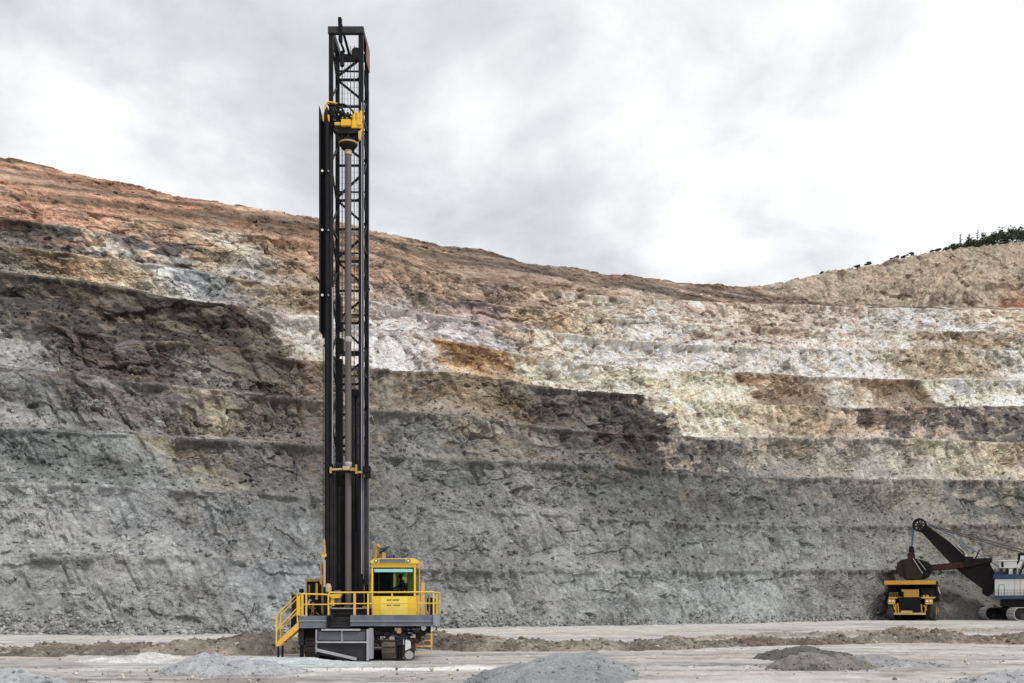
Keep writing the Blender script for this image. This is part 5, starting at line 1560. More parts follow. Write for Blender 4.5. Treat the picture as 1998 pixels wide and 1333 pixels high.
rng = np.random.default_rng(5)
VX, VY, VZ, wrgb, WB, WT, WSC = WALL
sel = np.argwhere((WB == 0) & (WT < 0.42) & (WSC > 0.4))
wts = (1.05 - WT[sel[:, 0], sel[:, 1]] * 2) ** 2
inv = (VX[sel[:, 0], sel[:, 1]] > -75) & (VX[sel[:, 0], sel[:, 1]] < 100)
wts = np.where(inv, np.clip(wts, 0.02, None), 0)
pick = rng.choice(len(sel), 9000, p=wts / wts.sum())
ij = sel[pick]
pp = np.stack([VX[ij[:, 0], ij[:, 1]], VY[ij[:, 0], ij[:, 1]], VZ[ij[:, 0], ij[:, 1]]], -1) + rng.normal(0, 0.12, (9000, 3))
stones('scree', pp, 0.07 + 0.24 * rng.random(9000) ** 3, wrgb[ij[:, 0], ij[:, 1]] * 1.06, M_ROCK, 3)
sel = np.argwhere((WB >= 1) & (WB <= 8) & (WT < 0.5) & (WSC > 0.5))
inv = (VX[sel[:, 0], sel[:, 1]] > -90) & (VX[sel[:, 0], sel[:, 1]] < 120)
sel = sel[inv]
ij = sel[rng.choice(len(sel), 12000)]
pp = np.stack([VX[ij[:, 0], ij[:, 1]], VY[ij[:, 0], ij[:, 1]], VZ[ij[:, 0], ij[:, 1]]], -1) + rng.normal(0, 0.15, (12000, 3))
stones('scree', pp, 0.09 + 0.26 * rng.random(12000) ** 3, wrgb[ij[:, 0], ij[:, 1]] * 1.04, M_ROCK, 4)
# on the berm and the floor
sel = np.argwhere(bgz > 0.05)
sel = sel[(bgx[sel[:, 0], sel[:, 1]] > -40) & (bgx[sel[:, 0], sel[:, 1]] < 45)]
ij = sel[rng.choice(len(sel), 4200)]
pp = np.stack([bgx[ij[:, 0], ij[:, 1]], bgy[ij[:, 0], ij[:, 1]], bgz[ij[:, 0], ij[:, 1]]], -1)
stones('rubble', pp, 0.035 + 0.14 * rng.random(4200) ** 3, np.where(rng.random((4200, 1)) < 0.2, lin((176, 168, 156)), lin((126, 116, 104))), M_SPOIL, 6)
for q, (hx_, hy_, hh_, hc_, hs_) in enumerate(HEAPS):
    big_ = hs_ > 0.3
    okk = np.argwhere((hh_ > -0.02) & (hh_ < (9 if big_ else 0.8)))
    top = hh_.max()
    wt_ = np.where(hh_[okk[:, 0], okk[:, 1]] < 0.03, 0.10, 1.3 - hh_[okk[:, 0], okk[:, 1]] / top)
    nn = 900 if big_ else 420
    ij = okk[rng.choice(len(okk), nn, p=wt_ / wt_.sum())]
    pp = np.stack([hx_[ij[:, 0], ij[:, 1]], hy_[ij[:, 0], ij[:, 1]], np.maximum(hh_[ij[:, 0], ij[:, 1]], 0.0)], -1)
    stones('rubble', pp, (0.1 if big_ else 0.016) + hs_ * (0.9 if big_ else 0.55) * rng.random(nn) ** 3, lin(hc_), M_GRAVEL, 300 + q)
n_ = 3600
yy = 1998 * 2.6 / (22 + 135 * rng.random(n_))
xx = (rng.random(n_) * 2300 - 150 - U0) / F * yy
keep = ~((xx > -11) & (xx < -3.2) & (yy > 44.6) & (yy < 59))
xx, yy = xx[keep], yy[keep]
clump = fbm(xx / 3, yy / 1.2, 777, 4)
k2 = clump > 0.47
xx, yy = xx[k2], yy[k2]
stones('rubble', np.stack([xx, yy, np.full(len(xx), 0.01)], -1), 0.02 + 0.085 * rng.random(len(xx)) ** 4, np.where(rng.random((len(xx), 1)) < 0.3, lin((120, 112, 102)), lin((178, 170, 160))), M_GROUND, 8)

# ------------------------------------------------------------------ haul truck
YT = 147.5
trk = empty('haul_truck', (wx(1779, YT), YT, 0.0), 'huge yellow haul truck seen from its front, parked under the loading shovel', 'haul truck')
trk_loc = trk.location.copy()
trk.location = (0, 0, 0)


def tb(u):
    return (u - 1779) / 13.55


def tz(v):
    return (1210.5 - v) / 13.55


def T(mb, name, mat, parent=None, **kw):
    return mb.build(name, M[mat], trk, parent, **kw)


def wheel(x, y, wd, r):
    w_ = empty('wheel', (0, 0, 0), None, None)
    w_.parent = trk
    ty_ = MB().lathe((x, y, r), [(r * .55, -wd / 2 + .03), (r * .86, -wd / 2), (r, -wd / 2 + .12), (r, wd / 2 - .12), (r * .86, wd / 2), (r * .55, wd / 2 - .03)], 28, 'x')
    for k in range(20):
        a = k * math.pi / 10
        for sgn in (-1, 1):
            c, s = math.cos(a + 0.08 * sgn), math.sin(a + 0.08 * sgn)
            ty_.bar((x + sgn * 0.06, y + (r + .01) * c, r + (r + .01) * s), (x + sgn * (wd / 2 - .06), y + (r + .01) * math.cos(a + .2 * sgn), r + (r + .01) * math.sin(a + .2 * sgn)), 0.14, 0.10, up=(0, c, s))
    ty_.build('tyre', M['rubber'], trk, w_, smooth=True)
    MB().lathe((x, y, r), [(0.1, -wd / 2 - .02), (r * .5, -wd / 2 + .02), (r * .54, wd / 2 - .02), (0.1, wd / 2 + .02)], 20, 'x').build('rim', M['truck'], trk, w_, smooth=True)


for x_ in (-2.85, 2.85):
    wheel(x_, 1.6, 0.86, 1.36)
for x_ in (-2.9, -1.95, 1.95, 2.9):
    wheel(x_, 7.2, 0.86, 1.36)
T(MB().box(-1.1, 1.1, 1.0, 9.0, 0.9, 1.9), 'chassis', 'blackd')
T(MB().box(tb(1746), tb(1804), 0.0, 0.5, tz(1199), tz(1195)), 'bumper', 'truck_pale', bevel=0.03)
T(MB().box(tb(1759), tb(1780), -0.06, -0.003, tz(1195.5), tz(1191)), 'number_panel', 'truck_pale')
T(MB().box(tb(1756), tb(1794), 0.28, 0.9, tz(1194), tz(1165)), 'radiator', 'black')
for k in range(7):
    T(MB().box(tb(1757), tb(1793), 0.22, 0.277, tz(1167 + 3.6 * k + 0.5), tz(1167 + 3.6 * k)), 'grille_bar', 'blackd')
T(MB().prism([(tb(1764), tz(1164.5)), (tb(1792), tz(1164.5)), (tb(1791.5), tz(1149.5)), (tb(1759.5), tz(1149.5)), (tb(1760), tz(1153)), (tb(1764), tz(1154))], 0.45, 0.6), 'hood_panel', 'truck')
for k, u in enumerate((1768, 1774, 1780, 1786)):
    T(MB().box(tb(u), tb(u + 3), 0.42, 0.447, tz(1158.5), tz(1154.5)), 'hood_vent', 'tan')
T(MB().box(tb(1761), tb(1791), 0.6, 4.0, tz(1175), tz(1151)), 'hood', 'blackd')
T(MB().box(tb(1736), tb(1821), 1.0, 4.2, tz(1166), tz(1164)), 'deck_floor', 'truck')
for (a, b, top) in ((1735, 1748.5, 1168), (1803, 1817, 1167.5)):
    hb_ = T(MB().box(tb(a), tb(b), 0.2, 0.9, tz(1178.5), tz(top)), 'headlight_box', 'truck', bevel=0.03)
    for f in (0.27, 0.73):
        MB().lathe((tb(a + (b - a) * f), 0.14, tz(1172)), [(0.02, 0), (0.15, 0.0), (0.17, 0.03), (0.17, 0.07)], 14, 'y').build('headlight', M['lens'], trk, hb_, smooth=True)
    MB().box(tb(a + 0.5), tb(b - 0.5), 0.1, 0.197, tz(1178.3), tz(1176)).build('box_step', M['truck_pale'], trk, hb_)
T(MB().box(tb(1736), tb(1752), 0.1, 1.0, tz(1167), tz(1164.6)), 'deck_edge', 'truck_pale')
T(MB().box(tb(1796.5), tb(1820), 0.1, 1.0, tz(1167), tz(1164.2)), 'deck_edge', 'truck_pale')
T(MB().box(tb(1799), tb(1803.5), 0.3, 0.6, tz(1164.2), tz(1160.5)), 'lamp_pod', 'truck')
T(MB().box(tb(1805), tb(1809.5), 0.3, 0.6, tz(1164.2), tz(1160.5)), 'lamp_pod', 'truck')
for (p, q) in (((1749.5, 1178), (1749.5, 1196)), ((1753, 1176), (1755, 1196)), ((1745, 1178), (1748, 1190)), ((1796, 1178), (1797.5, 1196)), ((1806, 1178), (1802, 1197)), ((1801, 1180), (1806, 1190))):
    T(MB().bar((tb(p[0]), 0.35, tz(p[1])), (tb(q[0]), 0.3, tz(q[1])), 0.15), 'front_strut', 'truck' if p[0] % 2 else 'tan')
for k in range(5):
    T(MB().box(tb(1749.6), tb(1753.6), 0.25, 0.4, tz(1193.4 - 3.4 * k), tz(1192.8 - 3.4 * k)), 'ladder_rung', 'truck')
tc_ = T(MB().box(tb(1795), tb(1817), 1.2, 3.2, tz(1164), tz(1147)), 'cab', 'blackd', bevel=0.05)
MB().box(tb(1797), tb(1811), 1.14, 1.197, tz(1159), tz(1150)).build('windscreen', M['black'], trk, tc_)
for u in (1739, 1746, 1752):
    T(MB().box(tb(u), tb(u + 4), 1.3, 2.4, tz(1163), tz(1157)), 'filter_can', 'redbrown')
for k in range(6):
    T(MB().tube([(tb(1737 + 3 * k), 1.05, tz(1164)), (tb(1737 + 3 * k), 1.05, tz(1156))], 0.035, 5), 'deck_rail', 'tan')
T(MB().tube([(tb(1737), 1.05, tz(1156)), (tb(1754), 1.05, tz(1156))], 0.04, 5), 'deck_rail', 'tan')
# dump body with its canopy over the cab
bd = MB()
prof = [(0.2, tz(1139)), (0.2, tz(1133)), (3.8, tz(1134)), (4.4, tz(1160)), (9.6, 3.2), (10.4, 3.6), (10.4, 2.6), (4.0, 2.5), (3.4, tz(1142.5))]
bd.prism(prof, tb(1733), tb(1823), 'x')
body = T(bd, 'dump_body', 'blackd')
MB().box(tb(1728), tb(1822.5), 0.0, 0.197, tz(1140), tz(1132)).build('canopy_lip', M['truck'], trk, body, bevel=0.03)
MB().box(tb(1822.6), tb(1826), 0.02, 0.4, tz(1139), tz(1133.5)).build('lip_end', M['black'], trk, body)
MB().box(tb(1726.5), tb(1727.9), 0.02, 0.4, tz(1141), tz(1136)).build('lip_end', M['black'], trk, body)
for xs in (tb(1733), tb(1823)):
    MB().prism([(4.0, 2.8), (10.4, 3.3), (10.4, 5.2), (3.7, tz(1133.5))], xs - 0.1, xs + 0.1, 'x').build('side_board', M['blackd'], trk, body)
    for k in range(5):
        MB().box(xs - 0.2, xs + 0.2, 4.6 + 1.2 * k, 4.8 + 1.2 * k, 3.0, 5.2).build('side_rib', M['boom'], trk, body)
T(MB().prism([(tb(1826), tz(1142)), (tb(1828.5), tz(1148)), (tb(1831), tz(1158)), (tb(1829), tz(1158)), (tb(1826), tz(1150))], 0.9, 1.1), 'mirror_arm', 'pink')
T(MB().box(tb(1827), tb(1830), 0.85, 1.05, tz(1168), tz(1160)), 'mirror', 'dark')
T(MB().box(tb(1726.5), tb(1730), 0.85, 1.05, tz(1161.5), tz(1156)), 'mirror', 'black')
T(MB().bar((tb(1728), 0.95, tz(1157)), (tb(1737), 1.1, tz(1157)), 0.06), 'mirror_arm', 'black')
trk.location = trk_loc
trk.rotation_euler = (0, 0, R(-24))

# ------------------------------------------------------------------ rope shovel
YS = 151.0
shv = empty('rope_shovel', (wx(1985, YS), YS, 0.0), 'electric rope shovel with white and blue house and black boom, loading the truck', 'mining shovel')


SROT = R(26)                                         # the boom swings square to the truck


def SX(u):
    k = (u - U0) / F
    x0 = shv.location.x
    return x0 + (k * YS - x0) / (math.cos(SROT) + k * math.sin(SROT))


def SZ(v):
    return wz(v, YS + 3)


def poly(*p):
    return [(SX(a), SZ(b)) for a, b in p]


def Sb(mb, name, mat, parent=None, **kw):
    return mb.build(name, M[mat], shv, parent, **kw)


boom = Sb(MB().prism(poly((1796, 1034), (1806, 1021), (1845, 1051), (1880, 1076), (1884, 1090), (1936, 1094), (1932, 1101), (1941, 1118), (1941, 1150), (1938, 1158), (1927, 1165), (1916, 1158), (1917, 1149), (1893, 1132), (1866, 1110), (1852, 1096)), YS - 0.8, YS + 0.8), 'boom', 'boom', bevel=0.04)
for yy in (YS - 1.05, YS + 0.85):
    sh_ = MB()
    for k in range(8):
        a = k * math.pi / 4 + 0.3
        sh_.bar((SX(1794.5) + 0.2 * math.cos(a), yy + .1, SZ(1022) + 0.2 * math.sin(a)), (SX(1794.5) + 0.85 * math.cos(a), yy + .1, SZ(1022) + 0.85 * math.sin(a)), 0.12, 0.15)
    n_ = 28
    vs_, fs_ = [], []
    for k in range(n_):
        a = 2 * math.pi * k / n_
        for r_ in (0.76, 1.0):
            for y_ in (yy, yy + 0.2):
                vs_.append((SX(1794.5) + r_ * math.cos(a), y_, SZ(1022) + r_ * math.sin(a)))
    for k in range(n_):
        a, b = k * 4, ((k + 1) % n_) * 4
        fs_ += [(a, b, b + 1, a + 1), (a + 2, a + 3, b + 3, b + 2), (a, a + 2, b + 2, b), (a + 1, b + 1, b + 3, a + 3)]
    sh_.add(vs_, fs_)
    sh_.lathe((SX(1794.5), yy, SZ(1022)), [(0.05, -.02), (0.26, -.02), (0.26, 0.22), (0.05, 0.22)], 16, 'y')
    Sb(sh_, 'boom_sheave', 'black')
Sb(MB().lathe((SX(1794.5), YS, SZ(1022)), [(0.1, -1.1), (0.14, -1.1), (0.14, 1.1), (0.1, 1.1)], 10, 'y'), 'sheave_pin', 'dark', smooth=True)
for k in range(7):                                   # stiffeners and walkway on the boom
    f = (k + 0.5) / 7
    u_, v_ = 1806 + (1880 - 1806) * f, 1022 + (1076 - 1022) * f
    MB().bar((SX(u_), YS - 0.86, SZ(v_ + 2)), (SX(u_ - 9), YS - 0.86, SZ(v_ + 13)), 0.08, 0.1).build('stiffener', M['boom'], shv, boom)
    MB().tube([(SX(u_), YS - 0.7, SZ(v_)), (SX(u_ + 3), YS - 0.7, SZ(v_ - 6))], 0.03, 5).build('walkway_post', M['rope'], shv, boom)
MB().tube([(SX(1812), YS - .7, SZ(1018)), (SX(1881), YS - .7, SZ(1067))], 0.03, 5).build('walkway_rail', M['rope'], shv, boom)
Sb(MB().prism(poly((1811, 1102), (1882, 1096.5), (1936, 1090), (1936, 1097), (1884, 1107.5), (1866, 1110), (1811, 1113)), YS - 1.25, YS - 0.9), 'dipper_stick', 'redbrown', bevel=0.02)
Sb(MB().prism(poly((1811, 1102), (1882, 1096.5), (1936, 1090), (1936, 1097), (1884, 1107.5), (1866, 1110), (1811, 1113)), YS + 0.9, YS + 1.25), 'dipper_stick', 'redbrown', bevel=0.02)
cr_ = Sb(MB().box(SX(1881), SX(1899), YS - 1.45, YS + 1.45, SZ(1107), SZ(1087)), 'crowd_drive', 'blackd', bevel=0.05)
for u in (1883, 1890, 1896):
    MB().box(SX(u), SX(u + 2.4), YS - 1.55, YS - 1.453, SZ(1105), SZ(1089)).build('crowd_frame', M['boom'], shv, cr_)
Sb(MB().bar((SX(1880), YS - .9, SZ(1090)), (SX(1879), YS - .9, SZ(1070)), 0.1), 'crowd_post', 'black')
Sb(MB().bar((SX(1903), YS - .9, SZ(1092)), (SX(1911.5), YS - .9, SZ(1074)), 0.18), 'crowd_post', 'black')
Sb(MB().box(SX(1899.2), SX(1934), YS - 1.4, YS - 1.26, SZ(1099), SZ(1090.5)), 'stick_guard', 'black')
Sb(MB().tube([(SX(1833), YS - .8, SZ(1112)), (SX(1838), YS - .8, SZ(1115)), (SX(1836), YS - .8, SZ(1120)), (SX(1830), YS - .8, SZ(1122))], 0.08, 6), 'snubber', 'black', smooth=True)
# dipper
dip = Sb(MB().prism(poly((1746, 1102), (1750, 1098.5), (1763, 1090), (1784, 1087.5), (1802, 1118), (1800, 1129.5), (1768, 1131), (1757, 1120)), YS - 1.7, YS + 1.7), 'dipper', 'dipper', bevel=0.06)
MB().prism(poly((1785, 1088), (1800, 1092), (1811, 1096), (1819, 1104), (1818, 1115), (1811, 1125), (1800, 1130), (1803, 1118)), YS - 1.5, YS + 1.5).build('dipper_back', M['boom'], shv, dip)
MB().bar((SX(1783.5), YS - 1.76, SZ(1089)), (SX(1802), YS - 1.76, SZ(1119)), 0.13, 0.1).build('dipper_line', M['worn'], shv, dip)  # pale bar painting in the highlight down the dipper's side
MB().bar((SX(1792), YS - 1.56, SZ(1091)), (SX(1808), YS - 1.56, SZ(1112)), 0.10, 0.1).build('dipper_line', M['worn'], shv, dip)
MB().bar((SX(1800), YS - 1.56, SZ(1093)), (SX(1814), YS - 1.56, SZ(1110)), 0.08, 0.1).build('dipper_line', M['dark'], shv, dip)
MB().bar((SX(1762), YS - 1.76, SZ(1092)), (SX(1770), YS - 1.76, SZ(1129)), 0.2, 0.1).build('dipper_line', M['blackd'], shv, dip)
for k in range(6):
    y_ = YS - 1.6 + 0.64 * k
    MB().prism(poly((1752, 1096.5), (1744.5, 1101), (1746, 1103.5), (1752, 1104)), y_ - 0.14, y_ + 0.14).build('tooth', M['worn'], shv, dip)
Sb(MB().prism(poly((1771, 1079), (1775, 1076), (1783, 1077), (1785.5, 1082), (1784, 1092), (1772, 1091)), YS - 0.7, YS + 0.7), 'bail', 'redbrown', bevel=0.04)
Sb(MB().prism(poly((1774.5, 1063), (1783, 1065), (1784, 1077), (1773.5, 1077)), YS - 0.4, YS + 0.4), 'padlock_block', 'black', bevel=0.03)
for yy in (YS - 0.95, YS + 0.95):
    for du in (0, 1.2):
        Sb(MB().tube([(SX(1782 + du), yy, SZ(1027)), (SX(1778.5 + du), yy * 0.4 + YS * 0.6, SZ(1064))], 0.045, 5), 'hoist_rope', 'rope_blue')
    Sb(MB().tube([(SX(1798), yy, SZ(1009.5)), (SX(1812), yy, SZ(1018)), (SX(1850), yy, SZ(1041)), (SX(1906), yy, SZ(1078)), (SX(1950), yy, SZ(1108))], 0.05, 5), 'hoist_rope', 'rope_blue')
    for dv in (0, 6):
        Sb(MB().tube([(SX(1812), yy * .99 + YS * .01, SZ(1022 + dv * .4)), (SX(2012), yy, SZ(1080 + dv))], 0.05, 5), 'suspension_rope', 'rope')
    Sb(MB().tube([(SX(1845), yy, SZ(1048)), (SX(1880), yy, SZ(1082))], 0.05, 5), 'stay_rope', 'worn')
    Sb(MB().tube([(SX(1815), yy, SZ(1026)), (SX(1858), yy, SZ(1050)), (SX(1884), yy, SZ(1080))], 0.05, 5), 'stay_rope', 'worn')
# house
hs_ = Sb(MB().box(SX(1941.5), SX(2120), YS - 3.6, YS + 3.6, SZ(1163), SZ(1131.5)), 'house', 'white', bevel=0.05)
MB().box(SX(1939), SX(2122), YS - 3.75, YS + 3.75, SZ(1131), SZ(1123)).build('roof_band', M['blue'], shv, hs_)
MB().box(SX(1941), SX(2122), YS - 4.4, YS + 4.2, SZ(1169), SZ(1163.5)).build('deck_band', M['blue'], shv, hs_)
MB().box(SX(1950), SX(1959.5), YS - 3.64, YS - 3.603, SZ(1162.5), SZ(1143)).build('door', M['white'], shv, hs_)
dfm = MB()
dfm.box(SX(1949.3), SX(1950), YS - 3.66, YS - 3.603, SZ(1162.5), SZ(1142.2))
dfm.box(SX(1959.5), SX(1960.2), YS - 3.66, YS - 3.603, SZ(1162.5), SZ(1142.2))
dfm.box(SX(1950) + .001, SX(1959.5) - .001, YS - 3.66, YS - 3.603, SZ(1143) + .002, SZ(1142.2))
dfm.build('door_frame', M['dark'], shv, hs_)
for u in (1979.5, 1990, 2010, 2040, 2075):
    MB().box(SX(u), SX(u + 1.0), YS - 3.63, YS - 3.603, SZ(1162.8), SZ(1132)).build('wall_seam', M['truck_pale'], shv, hs_)
for u in range(1942, 2121, 6):
    MB().box(SX(u), SX(u + 0.5), YS - 4.38, YS - 4.34, SZ(1163.2), SZ(1152)).build('rail_post', M['dark'], shv, hs_)
for v in (1152, 1157.5):
    MB().box(SX(1942), SX(2121), YS - 4.33, YS - 4.30, SZ(v + .5), SZ(v)).build('side_rail', M['dark'], shv, hs_)
oc = Sb(MB().box(SX(1950), SX(1984), YS - 3.4, YS - 0.8, SZ(1111), SZ(1098)), 'operator_cab', 'white', bevel=0.04)
MB().box(SX(1948.5), SX(1986), YS - 3.55, YS - 0.6, SZ(1098) + .01, SZ(1095.5)).build('cab_roof', M['white'], shv, oc)
MB().box(SX(1954), SX(1958.5), YS - 3.46, YS - 3.402, SZ(1109), SZ(1099.5)).build('cab_window', M['black'], shv, oc)
Sb(MB().box(SX(1962), SX(1968), YS - 3.3, YS - 1, SZ(1122.8), SZ(1111.2)), 'cab_pedestal', 'black')
Sb(MB().box(SX(1951), SX(1957), YS - 3.3, YS - 2, SZ(1122.8), SZ(1111.2)), 'cab_pedestal', 'dark')
Sb(MB().box(SX(1969), SX(1975), YS - 3.3, YS - 2.5, SZ(1122.8), SZ(1112)), 'vent_box', 'white')
Sb(MB().box(SX(1941), SX(1962), YS - 3.0, YS + 2.6, SZ(1122.8), SZ(1118)), 'roof_plinth', 'blue')
for yy in (YS - 2.6, YS + 2.2):
    Sb(MB().bar((SX(1976), yy, SZ(1122)), (SX(1990), yy, SZ(1087)), 0.32), 'gantry_leg', 'black')
    Sb(MB().bar((SX(1989), yy, SZ(1122)), (SX(2010), yy, SZ(1082)), 0.28), 'gantry_leg', 'black')
    Sb(MB().bar((SX(2060), yy, SZ(1122)), (SX(2012), yy, SZ(1080)), 0.3), 'gantry_leg', 'black')
Sb(MB().box(SX(1986), SX(2016), YS - 2.9, YS + 2.6, SZ(1087), SZ(1083)), 'gantry_beam', 'black')
Sb(MB().box(SX(1990.5), SX(2004), YS - 3.3, YS - 2.92, SZ(1096), SZ(1088)), 'vent_box', 'white')
Sb(MB().prism(poly((1983, 1108), (1990, 1098), (1995, 1100), (1988, 1112)), YS - 3.3, YS - 2.95), 'vent_box', 'white')
Sb(MB().box(SX(2020), SX(2110), YS - 3.3, YS + 3.3, SZ(1122.8), SZ(1112)), 'vent_box', 'white', bevel=0.05)
for k in range(6):
    Sb(MB().box(SX(1974 + 5 * k), SX(1976.5 + 5 * k), YS - 3.5, YS - 3.2, SZ(1122.5), SZ(1116 - 2 * (k % 3))), 'roof_fitting', 'dark' if k % 2 else 'worn')
# carbody and crawlers
Sb(MB().box(SX(1952), SX(2050), YS - 3.2, YS + 3.2, SZ(1183), SZ(1169.5)), 'revolving_frame', 'black')
Sb(MB().lathe((SX(1995), YS, 0.9), [(2.6, 0.0), (2.9, 0.3), (2.9, 1.0), (2.6, 1.15)], 28), 'carbody', 'blackd', smooth=True)
for (y0, y1) in ((YS - 3.9, YS - 2.3), (YS + 2.3, YS + 3.9)):
    c_ = empty('crawler_track', (0, 0, 0), None, None)
    c_.parent = shv
    c_.rotation_euler = (0, 0, R(38))
    x0, x1, h_ = SX(1932), SX(2052), 1.95
    r_ = h_ / 2
    pr = [(x0 + r_ + (r_ - .12) * math.cos(a), r_ + (r_ - .12) * math.sin(a)) for a in np.linspace(math.pi / 2, 1.5 * math.pi, 10)]
    pr += [(x1 - r_ + (r_ - .12) * math.cos(a), r_ + (r_ - .12) * math.sin(a)) for a in np.linspace(-math.pi / 2, math.pi / 2, 10)]
    MB().prism(pr, y0 + 0.2, y1 - 0.2).build('track_frame', M['blackd'], shv, c_)
    for k in range(6):
        MB().lathe((x0 + 1.6 + 1.1 * k, y0 + 0.12, 0.55), [(0.05, 0), (0.38, 0), (0.42, 0.07), (0.1, 0.077)], 14, 'y').build('track_roller', M['dark'], shv, c_, smooth=True)
    L1 = x1 - x0 - 2 * r_
    per = 2 * L1 + 2 * math.pi * r_
    n_ = int(per / 0.42)
    src = None
    for k in range(n_):
        d = per * k / n_
        if d < L1:
            x, z, a = x0 + r_ + d, h_ - 0.06, 0.0
        elif d < L1 + math.pi * r_:
            th = (d - L1) / r_
            x, z, a = x1 - r_ + (r_ - .06) * math.sin(th), r_ + (r_ - .06) * math.cos(th), th
        elif d < 2 * L1 + math.pi * r_:
            x, z, a = x1 - r_ - (d - L1 - math.pi * r_), 0.06, math.pi
        else:
            th = (d - 2 * L1 - math.pi * r_) / r_
            x, z, a = x0 + r_ - (r_ - .06) * math.sin(th), r_ - (r_ - .06) * math.cos(th), math.pi + th
        if src is None:
            ox = shv.location.x
            src = MB().box(ox - 0.18, ox + 0.18, y0, y1, -0.06, 0.06).build('track_shoe', M['worn'], shv, c_)
            c2 = src
        else:
            c2 = src.copy()
            COL.objects.link(c2)
        c2.location = (x - shv.location.x, 0, z)
        c2.rotation_euler = (0, a, 0)

shv.rotation_euler = (0, 0, -SROT)

# ------------------------------------------------------------------ trees on the far rim
def leaf_mat(name, col):
    m, t, b = new_mat(name)
    nz = N(t, 'ShaderNodeTexNoise')
    nz.inputs['Scale'].default_value = 1.2
    nz.inputs['Detail'].default_value = 4
    tc = N(t, 'ShaderNodeTexCoord')
    t.links.new(tc.outputs['Object'], nz.inputs['Vector'])
    cr = N(t, 'ShaderNodeValToRGB')
    cr.color_ramp.elements[0].position = 0.35
    cr.color_ramp.elements[0].color = (*[c * 0.55 for c in col], 1)
    cr.color_ramp.elements[1].position = 0.68
    cr.color_ramp.elements[1].color = (*[c * 1.5 for c in col], 1)
    t.links.new(nz.outputs[0], cr.inputs[0])
    t.links.new(cr.outputs[0], b.inputs['Base Color'])
    b.inputs['Roughness'].default_value = 0.7
    return m


M_LEAF = leaf_mat('dark_leaves', (0.045, 0.062, 0.026))
M_TWIG = leaf_mat('grey_scrub', (0.085, 0.085, 0.055))
M_BARK = paint('bark', (0.07, 0.055, 0.04), 0.9, dirt=0.2)


def leaves(centres, spread, per, size, seed):
    rng = np.random.default_rng(seed)
    c = np.repeat(centres, per, 0)
    c = c + rng.normal(0, 1, c.shape) * spread
    n = len(c)
    a = rng.normal(0, 1, (n, 3))
    a /= np.linalg.norm(a, axis=1, keepdims=True)
    b = np.cross(a, rng.normal(0, 1, (n, 3)))
    b /= np.linalg.norm(b, axis=1, keepdims=True)
    s_ = size * (0.5 + rng.random((n, 1)))
    V = np.stack([c - a * s_, c + b * s_ * 0.55, c + a * s_, c - b * s_ * 0.55], 1)
    return V.reshape(-1, 3), np.arange(n * 4).reshape(n, 4)


def rim_point(u):
    y = float(np.interp(u, hu, hty))
    z = float(np.interp(u, hu, htz))
    return (u - U0) / F * y, y, z


def rim_tree(u, hpx, wpx, label, name='tree', dy=1.2, seed=0, slim=False, cat='tree', group=None, mat=None):
    x, y, z = rim_point(u)
    s_ = y / F
    H, W_ = hpx * s_, wpx * s_ / 2
    t_ = empty(name, (x, y + dy, z - 0.1), label, cat, group)
    rng = np.random.default_rng(seed + 500)
    tr = MB().tube([(x, y + dy, z - 0.6), (x + 0.05, y + dy, z + H * 0.5), (x + 0.1 * rng.normal(), y + dy, z + H * 0.96)], 0.05 + 0.03 * H * .3, 6, 0.02)
    for k in range(5):
        f = 0.3 + 0.13 * k
        an = rng.random() * 6.28
        tr.tube([(x + .03, y + dy, z + H * f), (x + W_ * .7 * math.cos(an), y + dy + W_ * .7 * math.sin(an), z + H * (f + .16))], 0.03, 5, 0.01)
    tr.build('trunk', M_BARK, t_)
    nc_ = 5 if slim else 10
    cs = []
    for k in range(nc_):
        f = (0.25 if not slim else 0.35) + 0.68 * k / nc_
        wd = W_ * (0.35 if slim else 1.0) * (1.15 - abs(f - 0.45) * 1.4)
        wd = max(wd, 0.25)
        cs.append((rng.normal() * wd * .6, rng.normal() * wd * .6, H * f + 0.1))
    V, F_ = leaves(np.array(cs), np.array([W_ * .30, W_ * .30, H * .07]), 26 if slim else 60, 0.16, seed)
    o = mesh_np('crown', V, F_, mat or M_LEAF, smooth=False)
    o.parent = t_
    return t_


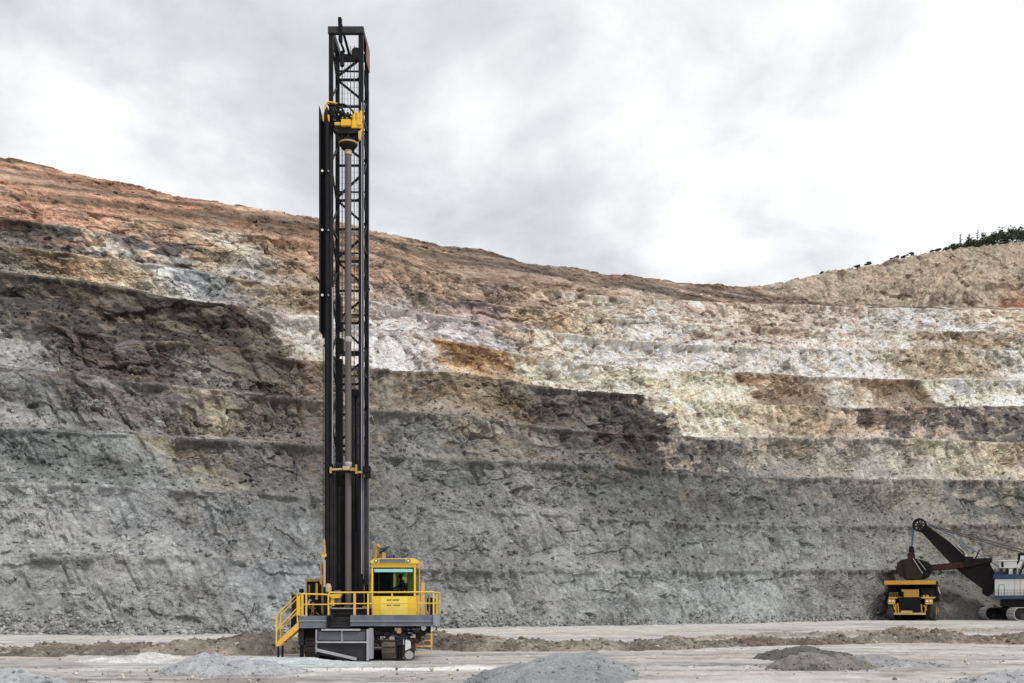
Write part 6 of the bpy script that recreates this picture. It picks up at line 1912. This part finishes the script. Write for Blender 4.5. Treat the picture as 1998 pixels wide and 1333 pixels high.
TG = 'trees and bushes along the far rim'
rim_tree(1877.5, 31, 6, 'thin tall tree with a bare top at the low end of the thicket', seed=1, slim=True, group=TG)
rim_tree(1893, 27, 9, 'thin grey treetop standing just above the low thicket slope', seed=2, slim=True, group=TG)
rim_tree(1916, 40, 8, 'slender dark tree poking out of the thicket, the tallest there', seed=3, slim=True, group=TG, dy=3)
rim_tree(1930.5, 35, 12, 'round headed dark tree at the shoulder of the thicket', seed=4, group=TG, dy=3)
BG = 'scattered bushes on the bare rim'
for k, (u, h, wd, lab) in enumerate(((1832, 7, 10, 'dark low bush just outside the tip of the thicket'), (1820, 5, 8, 'small grey bush second out from the tip of the thicket'),
                                     (1781, 8, 7, 'upright little bush alone on the middle of the bare rim'), (1767, 6, 10, 'spreading bush leaning beside the upright one on the rim'),
                                     (1751, 7, 9, 'dark clumped bush at the head of the row on the bare rim'), (1740, 5, 6, 'pale thin bush next to the dark clumped one on the rim'),
                                     (1696, 6, 10, 'lone pale bush low on the bare rim slope'), (1674, 4, 8, 'tiny bush below the lone pale one on the rim slope'), (1606, 6, 9, 'lone wispy bush near the foot of the far rim slope'))):
    rim_tree(u, h, wd, lab, 'bush', dy=0.6, seed=20 + k, cat='bush', group=BG, mat=M_TWIG if k % 2 else M_LEAF)
# the thicket itself reads as one mass
rng = np.random.default_rng(99)
us = 1838 + (2330 - 1838) * rng.random(5200)
hp = np.interp(us, [1838, 1850, 1870, 1885, 1905, 1925, 1945, 1965, 1998, 2050, 2330], [8, 12, 17, 21, 24, 28, 37, 42, 38, 44, 38])
dd = 0.1 + 9 * rng.random(5200) ** 1.3
bx_, by_, bz_ = [], [], []
for u_, h_, d_ in zip(us, hp, dd):
    x, y, z = rim_point(u_)
    x, y = x + rng.normal() * 0.3, y + d_
    x = (u_ - U0) / F * y
    bx_.append(x)
    by_.append(y)
    crown = (h_ * y / F) * (0.75 + 0.25 * min(1, d_ / 7)) * (0.45 + 1.0 * fbm(np.array([u_ / 5.0]), np.array([d_ / 3]), 5, 3)[0])
    bz_.append(z - 0.3 + crown * (0.25 + 0.75 * rng.random() ** 0.6))
V, F_ = leaves(np.stack([bx_, by_, bz_], 1), np.array([0.22, 0.22, 0.16]), 14, 0.17, 9)
o = mesh_np('thicket', V, F_, M_LEAF, smooth=False)
tag(o, kind='stuff')
